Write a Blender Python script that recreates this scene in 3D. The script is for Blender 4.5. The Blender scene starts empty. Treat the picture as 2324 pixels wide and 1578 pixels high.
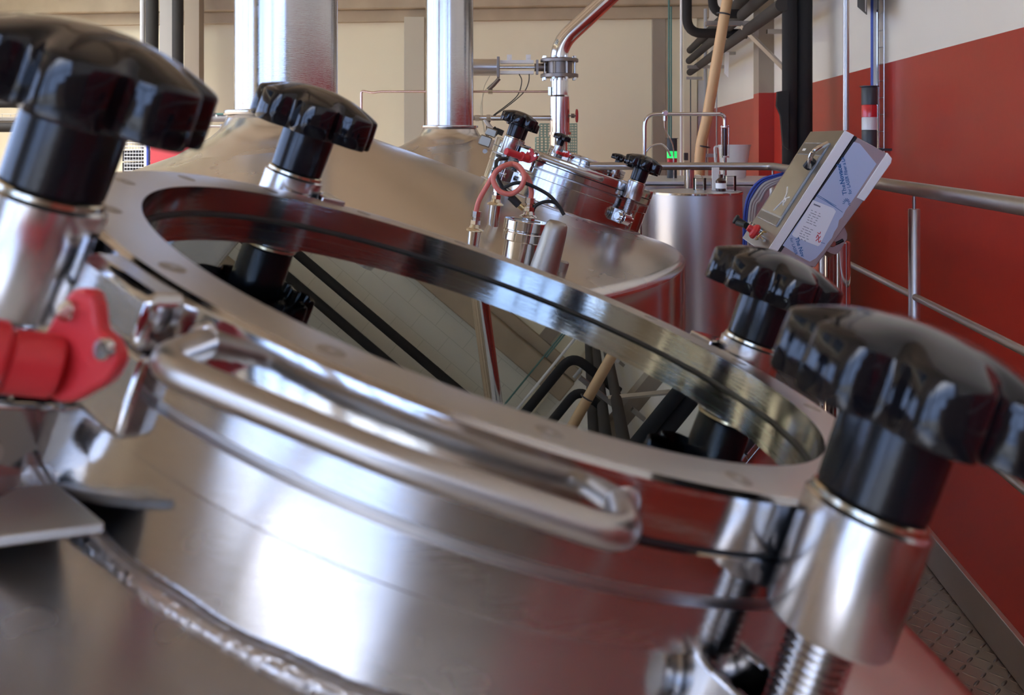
import bpy, bmesh, math, random
from mathutils import Matrix, Vector
random.seed(7)
C = bpy.context.scene.collection
PI = math.pi
# ------------------------------------------------------------------ camera, sky, exposure
H = 3.0                     # eye height above the brewery floor
F = 2100.0                  # focal length in pixels of a 2324 wide frame
CX, CY = 1162.0, 315.0      # vanishing point of the view direction
cd = bpy.data.cameras.new('camera'); cam = bpy.data.objects.new('camera', cd); C.objects.link(cam)
cd.sensor_width = 36.0; cd.sensor_fit = 'HORIZONTAL'; cd.lens = 36.0*F/2324
cd.shift_y = -(789.0-CY)/2324.0
cd.clip_start = 0.02; cd.clip_end = 200
cam.location = (0, 0, H); cam.rotation_euler = (PI/2, 0, 0)
cd.dof.use_dof = True; cd.dof.focus_distance = 2.4; cd.dof.aperture_fstop = 13.5
bpy.context.scene.camera = cam
sc = bpy.context.scene
sc.view_settings.view_transform = 'Standard'; sc.view_settings.look = 'None'
sc.view_settings.gamma = 1; sc.view_settings.use_curve_mapping = False
sc.view_settings.exposure = 0.22
w = bpy.data.worlds.new('sky'); sc.world = w; w.use_nodes = True
nt = w.node_tree
bg = nt.nodes['Background']
tc = nt.nodes.new('ShaderNodeTexCoord'); sp = nt.nodes.new('ShaderNodeSeparateXYZ')
rp = nt.nodes.new('ShaderNodeValToRGB')
nt.links.new(tc.outputs['Generated'], sp.inputs[0]); nt.links.new(sp.outputs['Z'], rp.inputs[0])
rp.color_ramp.elements[0].position = 0.33; rp.color_ramp.elements[0].color = (0.060, 0.084, 0.140, 1)
rp.color_ramp.elements[1].position = 0.86; rp.color_ramp.elements[1].color = (1.0, 0.95, 0.88, 1)
nt.links.new(rp.outputs[0], bg.inputs['Color'])
bg.inputs['Strength'].default_value = 33.0

TH = math.atan(0.0943)      # the building is turned this far from the view direction
ct, st = math.cos(TH), math.sin(TH)
def B(L, D, z):             # L metres to the right of the tank aisle line, D metres along it, z from eye height
    return Vector((L*ct + D*st, -L*st + D*ct, z + H))
def P(px, py, Y):           # a place read off the survey sketch at distance Y
    return Vector(((px-CX)*Y/F, Y, (CY-py)*Y/F + H))
BM = Matrix.Translation((0, 0, H)) @ Matrix.Rotation(-TH, 4, 'Z')   # building frame: x = L, y = D

def window_light(name, L0, L1, D0, D1, z0, z1, nrm):
    """portal in a window opening: guides the light of the sky outside"""
    ld = bpy.data.lights.new(name, 'AREA'); ld.shape = 'RECTANGLE'
    o = bpy.data.objects.new(name, ld); C.objects.link(o)
    wid = (L1-L0) if D0 == D1 else (D1-D0)
    ld.size = wid; ld.size_y = z1-z0
    ld.cycles.is_portal = True
    o.location = B((L0+L1)/2, (D0+D1)/2, (z0+z1)/2)
    d = BM.to_3x3() @ Vector(nrm)
    o.rotation_euler = d.to_track_quat('-Z', 'Y').to_euler()
window_light('portal_rear', -8.8, 1.2, -4.62, -4.62, -2.7, 2.6, (0, 1, 0))
window_light('portal_left', -9.62, -9.62, -3.5, 11.5, 0.4, 3.6, (1, 0, 0))
for k_ in range(4):
    ld = bpy.data.lights.new('portal_added_skylight', 'AREA'); ld.shape = 'RECTANGLE'; ld.size = 2.6; ld.size_y = 3.2; ld.cycles.is_portal = True
    o = bpy.data.objects.new('portal_added_skylight', ld); C.objects.link(o); o.location = B(-6.9, -.75+3.5*k_+(.0 if k_ < 1 else 0), 4.52); o.rotation_euler = (0, 0, -TH)  # portals of the added skylights that brighten the hall

# ------------------------------------------------------------------ materials
def mat(name, col, rough=0.5, metal=0.0, bump=0.0, bscale=40, var=0.0, vscale=3.0, stretch=(1, 1, 1), coat=0.0, emis=None, estr=0.0, rvar=0.0, spec=0.5, alpha=None, trans=0.0):
    m = bpy.data.materials.new(name); m.use_nodes = True
    n = m.node_tree; b = n.nodes['Principled BSDF']
    b.inputs['Base Color'].default_value = (*col, 1)
    b.inputs['Roughness'].default_value = rough; b.inputs['Metallic'].default_value = metal
    b.inputs['Coat Weight'].default_value = coat; b.inputs['Coat Roughness'].default_value = 0.06
    b.inputs['Specular IOR Level'].default_value = spec
    b.inputs['Transmission Weight'].default_value = trans
    if emis: b.inputs['Emission Color'].default_value = (*emis, 1); b.inputs['Emission Strength'].default_value = estr
    if bump or var or rvar:
        t = n.nodes.new('ShaderNodeTexCoord'); mp = n.nodes.new('ShaderNodeMapping')
        mp.inputs['Scale'].default_value = stretch
        n.links.new(t.outputs['Object'], mp.inputs[0])
    if var or rvar:
        no = n.nodes.new('ShaderNodeTexNoise'); no.inputs['Scale'].default_value = vscale; no.inputs['Detail'].default_value = 5
        n.links.new(mp.outputs[0], no.inputs['Vector'])
        if var:
            mx = n.nodes.new('ShaderNodeMix'); mx.data_type = 'RGBA'; mx.blend_type = 'MULTIPLY'
            mx.inputs[0].default_value = 1.0
            mr = n.nodes.new('ShaderNodeMapRange'); mr.inputs[1].default_value = 0.3; mr.inputs[2].default_value = 0.7
            mr.inputs[3].default_value = 1-var; mr.inputs[4].default_value = 1+var*0.4
            n.links.new(no.outputs['Fac'], mr.inputs[0])
            mx.inputs[6].default_value = (*col, 1); n.links.new(mr.outputs[0], mx.inputs[7])
            n.links.new(mx.outputs[2], b.inputs['Base Color'])
        if rvar:
            m2 = n.nodes.new('ShaderNodeMapRange'); m2.inputs[1].default_value = 0.3; m2.inputs[2].default_value = 0.7
            m2.inputs[3].default_value = max(0.02, rough-rvar); m2.inputs[4].default_value = rough+rvar
            n.links.new(no.outputs['Fac'], m2.inputs[0]); n.links.new(m2.outputs[0], b.inputs['Roughness'])
    if bump:
        nb = n.nodes.new('ShaderNodeTexNoise'); nb.inputs['Scale'].default_value = bscale; nb.inputs['Detail'].default_value = 3
        n.links.new(mp.outputs[0], nb.inputs['Vector'])
        bp = n.nodes.new('ShaderNodeBump'); bp.inputs['Strength'].default_value = bump; bp.inputs['Distance'].default_value = 0.001
        n.links.new(nb.outputs['Fac'], bp.inputs['Height']); n.links.new(bp.outputs[0], b.inputs['Normal'])
    return m
M = {}
M['steel'] = mat('brushed_stainless', (.60, .585, .575), .13, 1, bump=.15, bscale=60, stretch=(1, 1, 14), rvar=.05, vscale=9)
M['steel_ring'] = mat('turned_stainless', (.58, .57, .565), .11, 1, bump=.05, bscale=70, stretch=(1, 1, 10), rvar=.03, vscale=8)
M['dome'] = mat('satin_dome_stainless', (.68, .66, .63), .24, 1, rvar=.07, vscale=2.2, bump=.15, bscale=25)
M['vessel'] = mat('satin_vessel_steel', (.68, .68, .69), .34, 1, rvar=.05, vscale=2)
M['side'] = mat('rolled_side_stainless', (.64, .62, .60), .12, 1, rvar=.03, vscale=3)
M['polished'] = mat('polished_stainless', (.72, .71, .70), .09, 1)
M['satin'] = mat('satin_tube_steel', (.50, .47, .44), .36, 1, rvar=.05, vscale=6)
M['weld'] = mat('weld_bead_steel', (.55, .53, .52), .28, 1, bump=1.0, bscale=300)
M['dullsteel'] = mat('bead_blasted_steel', (.42, .39, .35), .48, 1, bump=.2, bscale=200)
M['bronze'] = mat('dark_cast_steel', (.28, .245, .22), .42, 1, bump=.4, bscale=120)
M['alu'] = mat('grey_aluminium', (.60, .59, .58), .33, 1)
M['white_alu'] = mat('white_edge_aluminium', (.88, .88, .89), .42, 0)
M['copper'] = mat('warm_copper_tube', (.75, .52, .42), .25, 1)
M['paleb'] = mat('pale_brass_clamp', (.74, .66, .50), .2, 1)
M['brass'] = mat('yellow_brass', (.75, .60, .30), .25, 1)
M['bake'] = mat('glossy_black_bakelite', (.005, .005, .007), .09, 0, coat=0)
M['stem'] = mat('satin_black_plastic', (.006, .0065, .009), .2, 0, bump=.05, bscale=200)
M['black'] = mat('black_rubber', (.012, .012, .012), .55)
M['insul'] = mat('black_pipe_insulation', (.017, .015, .014), .85, bump=.5, bscale=25)
M['insul2'] = mat('dusty_pipe_insulation', (.045, .038, .032), .9, bump=.5, bscale=25)
M['redplastic'] = mat('red_sensor_plastic', (.62, .028, .035), .42, 0, bump=.15, bscale=300)
M['redpaint'] = mat('red_handwheel_paint', (.45, .02, .02), .35)
M['pink'] = mat('pink_silicone_hose', (.66, .17, .13), .38)
M['wred'] = mat('red_wall_paint', (.37, .024, .013), .36, 0, bump=.25, bscale=30, var=.10, vscale=1.2)
M['wwhite'] = mat('cream_wall_paint', (.76, .70, .62), .6, 0, bump=.2, bscale=20, var=.05, vscale=.8)
M['wbeige'] = mat('beige_panel_paint', (.80, .715, .53), .6, 0, bump=.15, bscale=14, var=.04, vscale=.7)
M['tan'] = mat('tan_concrete', (.46, .36, .25), .75, 0, bump=.3, bscale=20, var=.15, vscale=2)
M['tanlight'] = mat('taupe_steel_column', (.33, .27, .21), .6, 0, var=.06, vscale=1)
M['greypost'] = mat('light_grey_painted_post', (.33, .31, .29), .5)
M['ceil'] = mat('beige_roof_deck', (.66, .55, .41), .7, 0, var=.08, vscale=.8)
M['floor'] = mat('tan_resin_floor', (.34, .27, .21), .35, 0, var=.15, vscale=.6)
M['ground'] = mat('pale_yard_concrete', (.055, .065, .08), .9)
M['frame'] = mat('dark_window_frame', (.10, .10, .11), .4)
M['white'] = mat('white_plastic', (.80, .79, .77), .4)
M['whitepipe'] = mat('white_painted_pipe', (.86, .86, .86), .35)
M['jug'] = mat('translucent_white_jug', (.80, .76, .74), .35, 0)
M['yellow'] = mat('ochre_plastic_pipe', (.70, .43, .21), .45, 0, var=.08, vscale=3)
M['green'] = mat('teal_cable', (.10, .24, .21), .5)
M['blue'] = mat('blue_cable', (.03, .07, .38), .4)
M['greycable'] = mat('grey_cable', (.40, .40, .41), .45)
M['charcoal'] = mat('charcoal_plastic', (.045, .047, .052), .4)
M['redlens'] = mat('red_beacon_lens', (.62, .02, .03), .2, coat=.5)
M['clearlens'] = mat('clear_beacon_lens', (.70, .70, .72), .2, coat=.5, bump=1, bscale=300)
M['greenlens'] = mat('lit_green_lens', (.02, .65, .15), .3, emis=(.02, .85, .16), estr=.75)
M['panelred'] = mat('rose_red_board', (.62, .07, .085), .5)
M['film'] = mat('pale_blue_protective_film', (.50, .58, .78), .32, .0)
M['boxsteel'] = mat('mauve_tinted_steel', (.44, .36, .36), .38, .6)
M['boxface'] = mat('brushed_cabinet_front', (.36, .32, .25), .34, 1)
M['ink'] = mat('blue_print_ink', (.03, .14, .38), .5)
M['redink'] = mat('red_stamp_ink', (.65, .03, .04), .5)
M['greyink'] = mat('grey_print_ink', (.16, .17, .22), .6)
M['paper'] = mat('white_label_paper', (.88, .90, .96), .6)
M['screen'] = mat('dim_screen', (.20, .17, .11), .22, .0, coat=.5)
M['screenbar'] = mat('dark_screen_bezel', (.10, .085, .06), .3)
M['screenglass'] = mat('grey_blue_cover', (.27, .30, .34), .2, coat=.5)
M['crate'] = mat('pale_green_wire', (.22, .32, .26), .5)
M['greybox'] = mat('pale_grey_lid', (.66, .66, .68), .35, .4)
M['amber'] = mat('dark_brown_bottle_glass', (.05, .015, .012), .1, coat=.6)
M['maroonglass'] = mat('dark_sight_tube', (.05, .012, .015), .12, coat=.5)
def glass_mat(name, tint, ior=1.5, rough=0.0, op=0.0):
    m = bpy.data.materials.new(name); m.use_nodes = True; n = m.node_tree
    for x in list(n.nodes): n.nodes.remove(x)
    o = n.nodes.new('ShaderNodeOutputMaterial'); mx = n.nodes.new('ShaderNodeMixShader')
    tr = n.nodes.new('ShaderNodeBsdfTransparent'); gl = n.nodes.new('ShaderNodeBsdfGlossy'); fr = n.nodes.new('ShaderNodeFresnel')
    tr.inputs[0].default_value = (*tint, 1); gl.inputs['Roughness'].default_value = rough; fr.inputs['IOR'].default_value = ior
    gl.inputs['Color'].default_value = (.92, 1.0, .97, 1)
    n.links.new(fr.outputs[0], mx.inputs[0]); n.links.new(tr.outputs[0], mx.inputs[1]); n.links.new(gl.outputs[0], mx.inputs[2])
    n.links.new(mx.outputs[0], o.inputs[0]); return m
M['sight'] = glass_mat('greenish_sight_glass', (.70, .80, .76), 2.7)
M['pane'] = glass_mat('window_pane', (.97, .98, 1.0), 1.45)
M['beaker'] = glass_mat('clear_beaker_glass', (.96, .95, .95), 1.45, .08)
def block_mat():
    m = mat('white_block_wall', (.70, .66, .57), .7, 0, var=.06, vscale=1.0); n = m.node_tree; b = n.nodes['Principled BSDF']
    t = n.nodes.new('ShaderNodeTexCoord'); mp = n.nodes.new('ShaderNodeMapping'); mp.inputs['Rotation'].default_value = (PI/2, 0, 0)
    br = n.nodes.new('ShaderNodeTexBrick'); br.inputs['Scale'].default_value = 1.0; br.inputs['Brick Width'].default_value = .5
    br.inputs['Row Height'].default_value = .25; br.inputs['Mortar Size'].default_value = .004
    br.inputs['Color1'].default_value = (.78, .73, .62, 1); br.inputs['Color2'].default_value = (.76, .71, .60, 1); br.inputs['Mortar'].default_value = (.58, .54, .46, 1)
    n.links.new(t.outputs['Object'], mp.inputs[0]); n.links.new(mp.outputs[0], br.inputs[0])
    for l in list(b.inputs['Base Color'].links): n.links.remove(l)
    n.links.new(br.outputs[0], b.inputs['Base Color']); return m
M['block'] = block_mat()
def tread_mat():
    m = mat('tread_plate', (.30, .255, .215), .36, .85); n = m.node_tree; b = n.nodes['Principled BSDF']
    t = n.nodes.new('ShaderNodeTexCoord')
    def M2(op, a, bb=None, c=None):
        x = n.nodes.new('ShaderNodeMath'); x.operation = op
        for i, v in enumerate((a, bb, c)):
            if v is None: continue
            if isinstance(v, (int, float)): x.inputs[i].default_value = v
            else: n.links.new(v, x.inputs[i])
        return x.outputs[0]
    sx = n.nodes.new('ShaderNodeSeparateXYZ'); n.links.new(t.outputs['Object'], sx.inputs[0])
    s = 1/0.030
    X = M2('MULTIPLY', sx.outputs[0], s); Y = M2('MULTIPLY', sx.outputs[1], s)
    cx_ = M2('FLOOR', X); cy_ = M2('FLOOR', Y)
    par = M2('FLOORED_MODULO', M2('ADD', cx_, cy_), 2.0)
    sg = M2('SUBTRACT', M2('MULTIPLY', par, 2.0), 1.0)
    fx = M2('SUBTRACT', M2('SUBTRACT', X, cx_), .5); fy = M2('SUBTRACT', M2('SUBTRACT', Y, cy_), .5)
    a = M2('MULTIPLY', M2('ADD', fx, M2('MULTIPLY', fy, sg)), .707)
    c = M2('MULTIPLY', M2('SUBTRACT', fx, M2('MULTIPLY', fy, sg)), .707)
    e = M2('ADD', M2('POWER', M2('DIVIDE', a, .52), 2.0), M2('POWER', M2('DIVIDE', c, .13), 2.0))
    h = M2('MAXIMUM', M2('SUBTRACT', 1.0, e), 0.0)
    bp = n.nodes.new('ShaderNodeBump'); bp.inputs['Distance'].default_value = .006; bp.inputs['Strength'].default_value = 1
    n.links.new(h, bp.inputs['Height']); n.links.new(bp.outputs[0], b.inputs['Normal']); return m
M['tread'] = tread_mat()
M['ringtop'] = mat('satin_ground_ring', (.62, .60, .57), .34, 1, rvar=.04, vscale=12)

# ------------------------------------------------------------------ mesh building
class MB:
    def __init__(s, pre=None): s.v = []; s.f = []; s.pre = pre
    def add(s, vs, fs):
        o = len(s.v); s.v += [Vector(x) for x in vs]; s.f += [tuple(i+o for i in f) for f in fs]; return s
    def box(s, lo, hi, M_=None):
        x0, y0, z0 = lo; x1, y1, z1 = hi
        vs = [Vector(p) for p in ((x0,y0,z0),(x1,y0,z0),(x1,y1,z0),(x0,y1,z0),(x0,y0,z1),(x1,y0,z1),(x1,y1,z1),(x0,y1,z1))]
        if M_: vs = [M_ @ x for x in vs]
        return s.add(vs, [(0,3,2,1),(4,5,6,7),(0,1,5,4),(1,2,6,5),(2,3,7,6),(3,0,4,7)])
    def bbox(s, L0, L1, D0, D1, z0, z1): return s.box((L0, D0, z0), (L1, D1, z1), BM)
    def lathe(s, prof, M_=None, seg=48, closed=False):
        vs = []; fs = []; k = len(prof)
        for i in range(seg):
            a = 2*PI*i/seg
            for r, z in prof: vs.append(Vector((r*math.cos(a), r*math.sin(a), z)))
        for i in range(seg):
            j = (i+1) % seg
            for q in range(k if closed else k-1):
                q2 = (q+1) % k
                fs.append((i*k+q, j*k+q, j*k+q2, i*k+q2))
        if not closed:
            if prof[0][0] > 1e-6: fs.append(tuple(i*k for i in range(seg))[::-1])
            if prof[-1][0] > 1e-6: fs.append(tuple(i*k+k-1 for i in range(seg)))
        if M_: vs = [M_ @ x for x in vs]
        return s.add(vs, fs)
    def cyl(s, a, b, r, r2=None, seg=24, ch=0.0):
        a = Vector(a); b = Vector(b); d = b-a; Ln = d.length; r2 = r if r2 is None else r2
        M_ = Matrix.Translation(a) @ d.to_track_quat('Z', 'Y').to_matrix().to_4x4()
        if ch: pr = [(r-ch, 0), (r, ch), (r2, Ln-ch), (r2-ch, Ln)]
        else: pr = [(r, 0), (r2, Ln)]
        return s.lathe(pr, M_, seg)
    def tube(s, pts, r, seg=12, fillet=0.0, smooth=False, radii=None):
        pts = [Vector(p) for p in pts]
        if fillet: pts = fil(pts, fillet)
        if smooth: pts = catmull(pts)
        n = len(pts); vs = []; fs = []; t0 = (pts[1]-pts[0]).normalized()
        ref = Vector((0, 0, 1)) if abs(t0.z) < .9 else Vector((1, 0, 0))
        nx = t0.cross(ref).normalized()
        for i, p in enumerate(pts):
            t = ((pts[min(i+1, n-1)]-p).normalized() + (p-pts[max(i-1, 0)]).normalized()).normalized()
            nx = (nx - t*nx.dot(t)).normalized(); ny = t.cross(nx)
            rr = radii[i] if radii else r
            for k in range(seg):
                a = 2*PI*k/seg; vs.append(p + nx*rr*math.cos(a) + ny*rr*math.sin(a))
        for i in range(n-1):
            for k in range(seg):
                l = (k+1) % seg; fs.append((i*seg+k, i*seg+l, (i+1)*seg+l, (i+1)*seg+k))
        fs.append(tuple(range(seg))[::-1]); fs.append(tuple((n-1)*seg+k for k in range(seg)))
        return s.add(vs, fs)
    def prism(s, poly, d):      # poly: world points, extruded by vector d
        d = Vector(d); poly = [Vector(p) for p in poly]; n = len(poly)
        vs = poly + [p+d for p in poly]
        return s.add(vs, [tuple(range(n))[::-1], tuple(range(n, 2*n))] + [(i, (i+1) % n, n+(i+1) % n, n+i) for i in range(n)])
    def ball(s, c, r, seg=16, sc_=(1, 1, 1)):
        k = seg//2; pr = [(max(0, r*math.sin(PI*i/k)), -r*math.cos(PI*i/k)) for i in range(k+1)]
        pr[0] = (0, -r); pr[-1] = (0, r)
        return s.lathe(pr, Matrix.Translation(c) @ Matrix.Diagonal((*sc_, 1)), seg)
    def build(s, name, m, parent=None, smooth=35, bevel=0):
        me = bpy.data.meshes.new(name)
        vs = [(s.pre @ v) if s.pre else v for v in s.v]
        if parent is not None:
            inv = RM[parent.name].inverted(); vs = [inv @ v for v in vs]
        me.from_pydata([tuple(v) for v in vs], [], s.f)
        bm = bmesh.new(); bm.from_mesh(me); bmesh.ops.remove_doubles(bm, verts=bm.verts, dist=1e-6)
        bmesh.ops.recalc_face_normals(bm, faces=bm.faces); bm.to_mesh(me); bm.free()
        me.materials.append(M[m] if isinstance(m, str) else m)
        me.shade_smooth(); me.set_sharp_from_angle(angle=math.radians(smooth))
        o = bpy.data.objects.new(name, me); C.objects.link(o)
        if parent is not None: o.parent = parent; RM[o.name] = RM[parent.name]
        else: RM[o.name] = Matrix()
        if bevel:
            bv = o.modifiers.new('bevel', 'BEVEL'); bv.width = bevel; bv.segments = 2; bv.limit_method = 'ANGLE'
        return o
RM = {}
def fil(pts, r, k=6):
    out = [pts[0]]
    for i in range(1, len(pts)-1):
        a, p, b = pts[i-1], pts[i], pts[i+1]
        u = (a-p); v = (b-p); rr = min(r, u.length*.49, v.length*.49)
        A = p+u.normalized()*rr; Bq = p+v.normalized()*rr
        for j in range(k+1):
            t = j/k; out.append(A*(1-t)**2 + p*2*t*(1-t) + Bq*t*t)
    out.append(pts[-1]); return out
def catmull(p, k=8):
    q = [p[0]*2-p[1]] + p + [p[-1]*2-p[-2]]; out = []
    for i in range(1, len(q)-2):
        for j in range(k):
            t = j/k
            out.append(.5*((2*q[i]) + (q[i+1]-q[i-1])*t + (2*q[i-1]-5*q[i]+4*q[i+1]-q[i+2])*t*t + (3*q[i]-q[i-1]-3*q[i+1]+q[i+2])*t**3))
    out.append(q[-2]); return out
def tag(o, label=None, cat=None, group=None, kind=None):
    for k, v in (('label', label), ('category', cat), ('group', group), ('kind', kind)):
        if v: o[k] = v
    return o
def thing(name, M_, label, cat, group=None):
    if not isinstance(M_, Matrix): M_ = Matrix.Translation(M_)
    o = bpy.data.objects.new(name, None); C.objects.link(o); o.matrix_world = M_; o.empty_display_size = .05
    RM[o.name] = M_.copy(); return tag(o, label, cat, group)
def struct(mb, name, m, **k): o = mb.build(name, m, **k); o['kind'] = 'structure'; return o
def copy_tree(o, M_=None, parent=None, label=None, group=None):
    c = o.copy(); C.objects.link(c); c.parent = parent
    if M_ is not None: c.matrix_world = M_; RM[c.name] = M_
    elif parent is not None: RM[c.name] = RM[parent.name]
    if label: c['label'] = label
    if group: c['group'] = group
    for ch in [x for x in C.objects if x.parent == o]: copy_tree(ch, None, c)
    return c

# ------------------------------------------------------------------ the hall
WR, DB, WL, DF, ZC, ZF = 1.5, 13.0, -9.6, -4.6, 4.3, -3.0
struct(MB().bbox(WL-.3, WR+.3, DF-.3, DB+.3, ZF-.2, ZF), 'floor', 'floor')
mb = MB(); mb.bbox(WL-.3, -8.2, DF-.3, DB+.3, ZC, ZC+.2); mb.bbox(-5.6, WR+.3, DF-.3, DB+.3, ZC, ZC+.2)
mb.bbox(-8.2, -5.6, DF-.3, -2.35, ZC, ZC+.2); mb.bbox(-8.2, -5.6, .85, 1.15, ZC, ZC+.2); mb.bbox(-8.2, -5.6, 4.35, 4.65, ZC, ZC+.2); mb.bbox(-8.2, -5.6, 7.85, 8.15, ZC, ZC+.2); mb.bbox(-8.2, -5.6, 11.35, DB+.3, ZC, ZC+.2)
struct(mb, 'ceiling', 'ceil')
for k in range(4):
    struct(MB().bbox(-8.2, -5.6, -2.35+3.5*k, .85+3.5*k, ZC+.08, ZC+.09), 'window_%d' % (9+k), 'pane')  # unseen skylight panes, added to let more sky light into the hall
ZR = .396
struct(MB().bbox(WR, WR+.2, DF, DB, ZR, ZC), 'wall_right_upper', 'wwhite')
struct(MB().bbox(WR, WR+.2, DF, DB, ZF, ZR), 'wall_right_lower', 'wred')
struct(MB().bbox(WL-.2, WR+.2, DB, DB+.2, ZF, 1.70), 'wall_back', 'wbeige')
struct(MB().bbox(WL-.2, WR+.2, DB, DB+.2, 1.70, ZC), 'wall_back_upper', 'block')
# precast beam on the back wall
mb = MB(); mb.bbox(WL, WR, DB-.10, DB, 1.66, 1.83); struct(mb, 'trim_1', 'tan', bevel=.01)
mb = MB(); mb.bbox(WL, WR, DB-.22, DB, 1.83, 2.15); struct(mb, 'trim_2', 'tan', bevel=.02)
mb = MB(); mb.bbox(WL, WR, DB-.16, DB, 3.65, 3.9); struct(mb, 'trim_3', 'tan', bevel=.02)
# pilaster of the right wall: cream above, red below
mb = MB(); mb.bbox(1.37, WR, 8.15, 8.42, ZF, ZR); struct(mb, 'wall_right_pilaster_lower', 'wred')
mb = MB(); mb.bbox(1.37, WR, 8.15, 8.42, ZR, ZC); struct(mb, 'wall_right_pilaster_upper', 'tanlight')
# roof beams
for k, D in enumerate((-2.5, 1.0, 4.5, 8.0, 11.2)):
    struct(MB().bbox(WL, WR, D-.12, D+.12, ZC-.45, ZC), 'trim_%d' % (4+k), 'tan', bevel=.02)
# left wall with high windows
mb = MB()
for z0, z1 in ((ZF, .4), (3.6, ZC)): mb.bbox(WL-.2, WL, DF-.2, DB+.2, z0, z1)
for k in range(6): 
    D = -3.5+3.0*k
    mb.bbox(WL-.2, WL, D-.25 if k else DF, D+.25 if k < 5 else DB, .4, 3.6)
struct(mb, 'wall_left', 'wwhite')
def window(name, L0, L1, D0, D1, z0, z1, nh, nv):
    mb = MB(); t = .035
    hor = abs(L1-L0) > abs(D1-D0)
    def bar(a0, a1, q0, q1):
        if hor: mb.bbox(a0, a1, D0-.03, D0+.03, q0, q1)
        else: mb.bbox(L0-.03, L0+.03, a0, a1, q0, q1)
    a, b = (L0, L1) if hor else (D0, D1)
    for i in range(nh+1):
        x = a+(b-a)*i/nh; bar(x-t, x+t, z0, z1)
    for j in range(nv+1):
        z = z0+(z1-z0)*j/nv; bar(a, b, z-t, z+t)
    o = struct(mb, name, 'frame')
    p = MB()
    if hor: p.bbox(a, b, D0-.004, D0+.004, z0, z1)
    else: p.bbox(L0-.004, L0+.004, a, b, z0, z1)
    p.build('pane', 'pane', o)
for k in range(5): window('window_%d' % (k+1), WL-.1, WL-.1, -3.25+3.0*k, -.75+3.0*k, .4, 3.6, 3, 2)
# wall behind the photographer: big glazed bays
mb = MB()
mb.bbox(WL-.2, WR+.2, DF-.2, DF, 2.6, ZC); mb.bbox(WL-.2, WR+.2, DF-.2, DF, ZF, -2.7)
mb.bbox(1.2, WR+.2, DF-.2, DF, -2.7, 2.6); mb.bbox(WL-.2, -8.8, DF-.2, DF, -2.7, 2.6)
for L in (-5.5, -2.2): mb.bbox(L-.18, L+.18, DF-.2, DF, -2.7, 2.6)
mb.bbox(-.25, 1.2, DF-.2, DF, -2.7, .45)
struct(mb, 'wall_front', 'wwhite')
struct(MB().bbox(.20, WR, -2.05, -1.92, ZF, .42), 'wall_added_light_block', 'tanlight')  # unseen partition, added to block rear window light and darken the right wall
window('window_6', -8.8, -5.68, DF-.1, DF-.1, -2.7, 2.6, 4, 4)
window('window_7', -5.32, -2.38, DF-.1, DF-.1, -2.7, 2.6, 4, 4)
window('window_8', -2.02, 1.2, DF-.1, DF-.1, -2.7, 2.6, 4, 4)
struct(MB().bbox(-60, 60, -70, DF-.4, ZF-.15, ZF-.05), 'ground_yard', 'ground')
# ------------------------------------------------------------------ tanks
TILT = .3424
A = [Vector((-.765, .455, 0)), Vector((-.57, 2.50, 0)), Vector((-.32, 5.25, 0))]
HC = [Vector((-.0146, .548, -.096)), Vector((.1755, 2.5895, -.0708)), Vector((.4364, 5.34, -.1128))]
CH = [None, Vector((-.602, 2.47, 0)), Vector((-.352, 5.22, 0))]
RT = 1.022
def hmat(c): return Matrix.Translation(c + Vector((0, 0, H))) @ Matrix.Rotation(TILT, 4, 'Y')
def dome_profile(ch):
    pr = []
    pr += [(.0, .05), (.08, .04), (.16, .0138), (.22, -.008)]
    r = .28
    while r < .993: pr.append((r, .072-.364*r)); r += .0223
    z0 = .072-.364*.994; a0 = math.atan(.364); R = .028
    # rounded knuckle
    cxk = .994 - R*math.sin(a0); czk = z0 - R*math.cos(a0)
    sc = (RT-cxk)/R
    for k in range(1, 13):
        a = PI/2-a0 - (PI/2-a0)*k/12
        pr.append((cxk + R*sc*math.cos(a) if k else .994, czk + R*math.sin(a)))
    return pr
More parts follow.
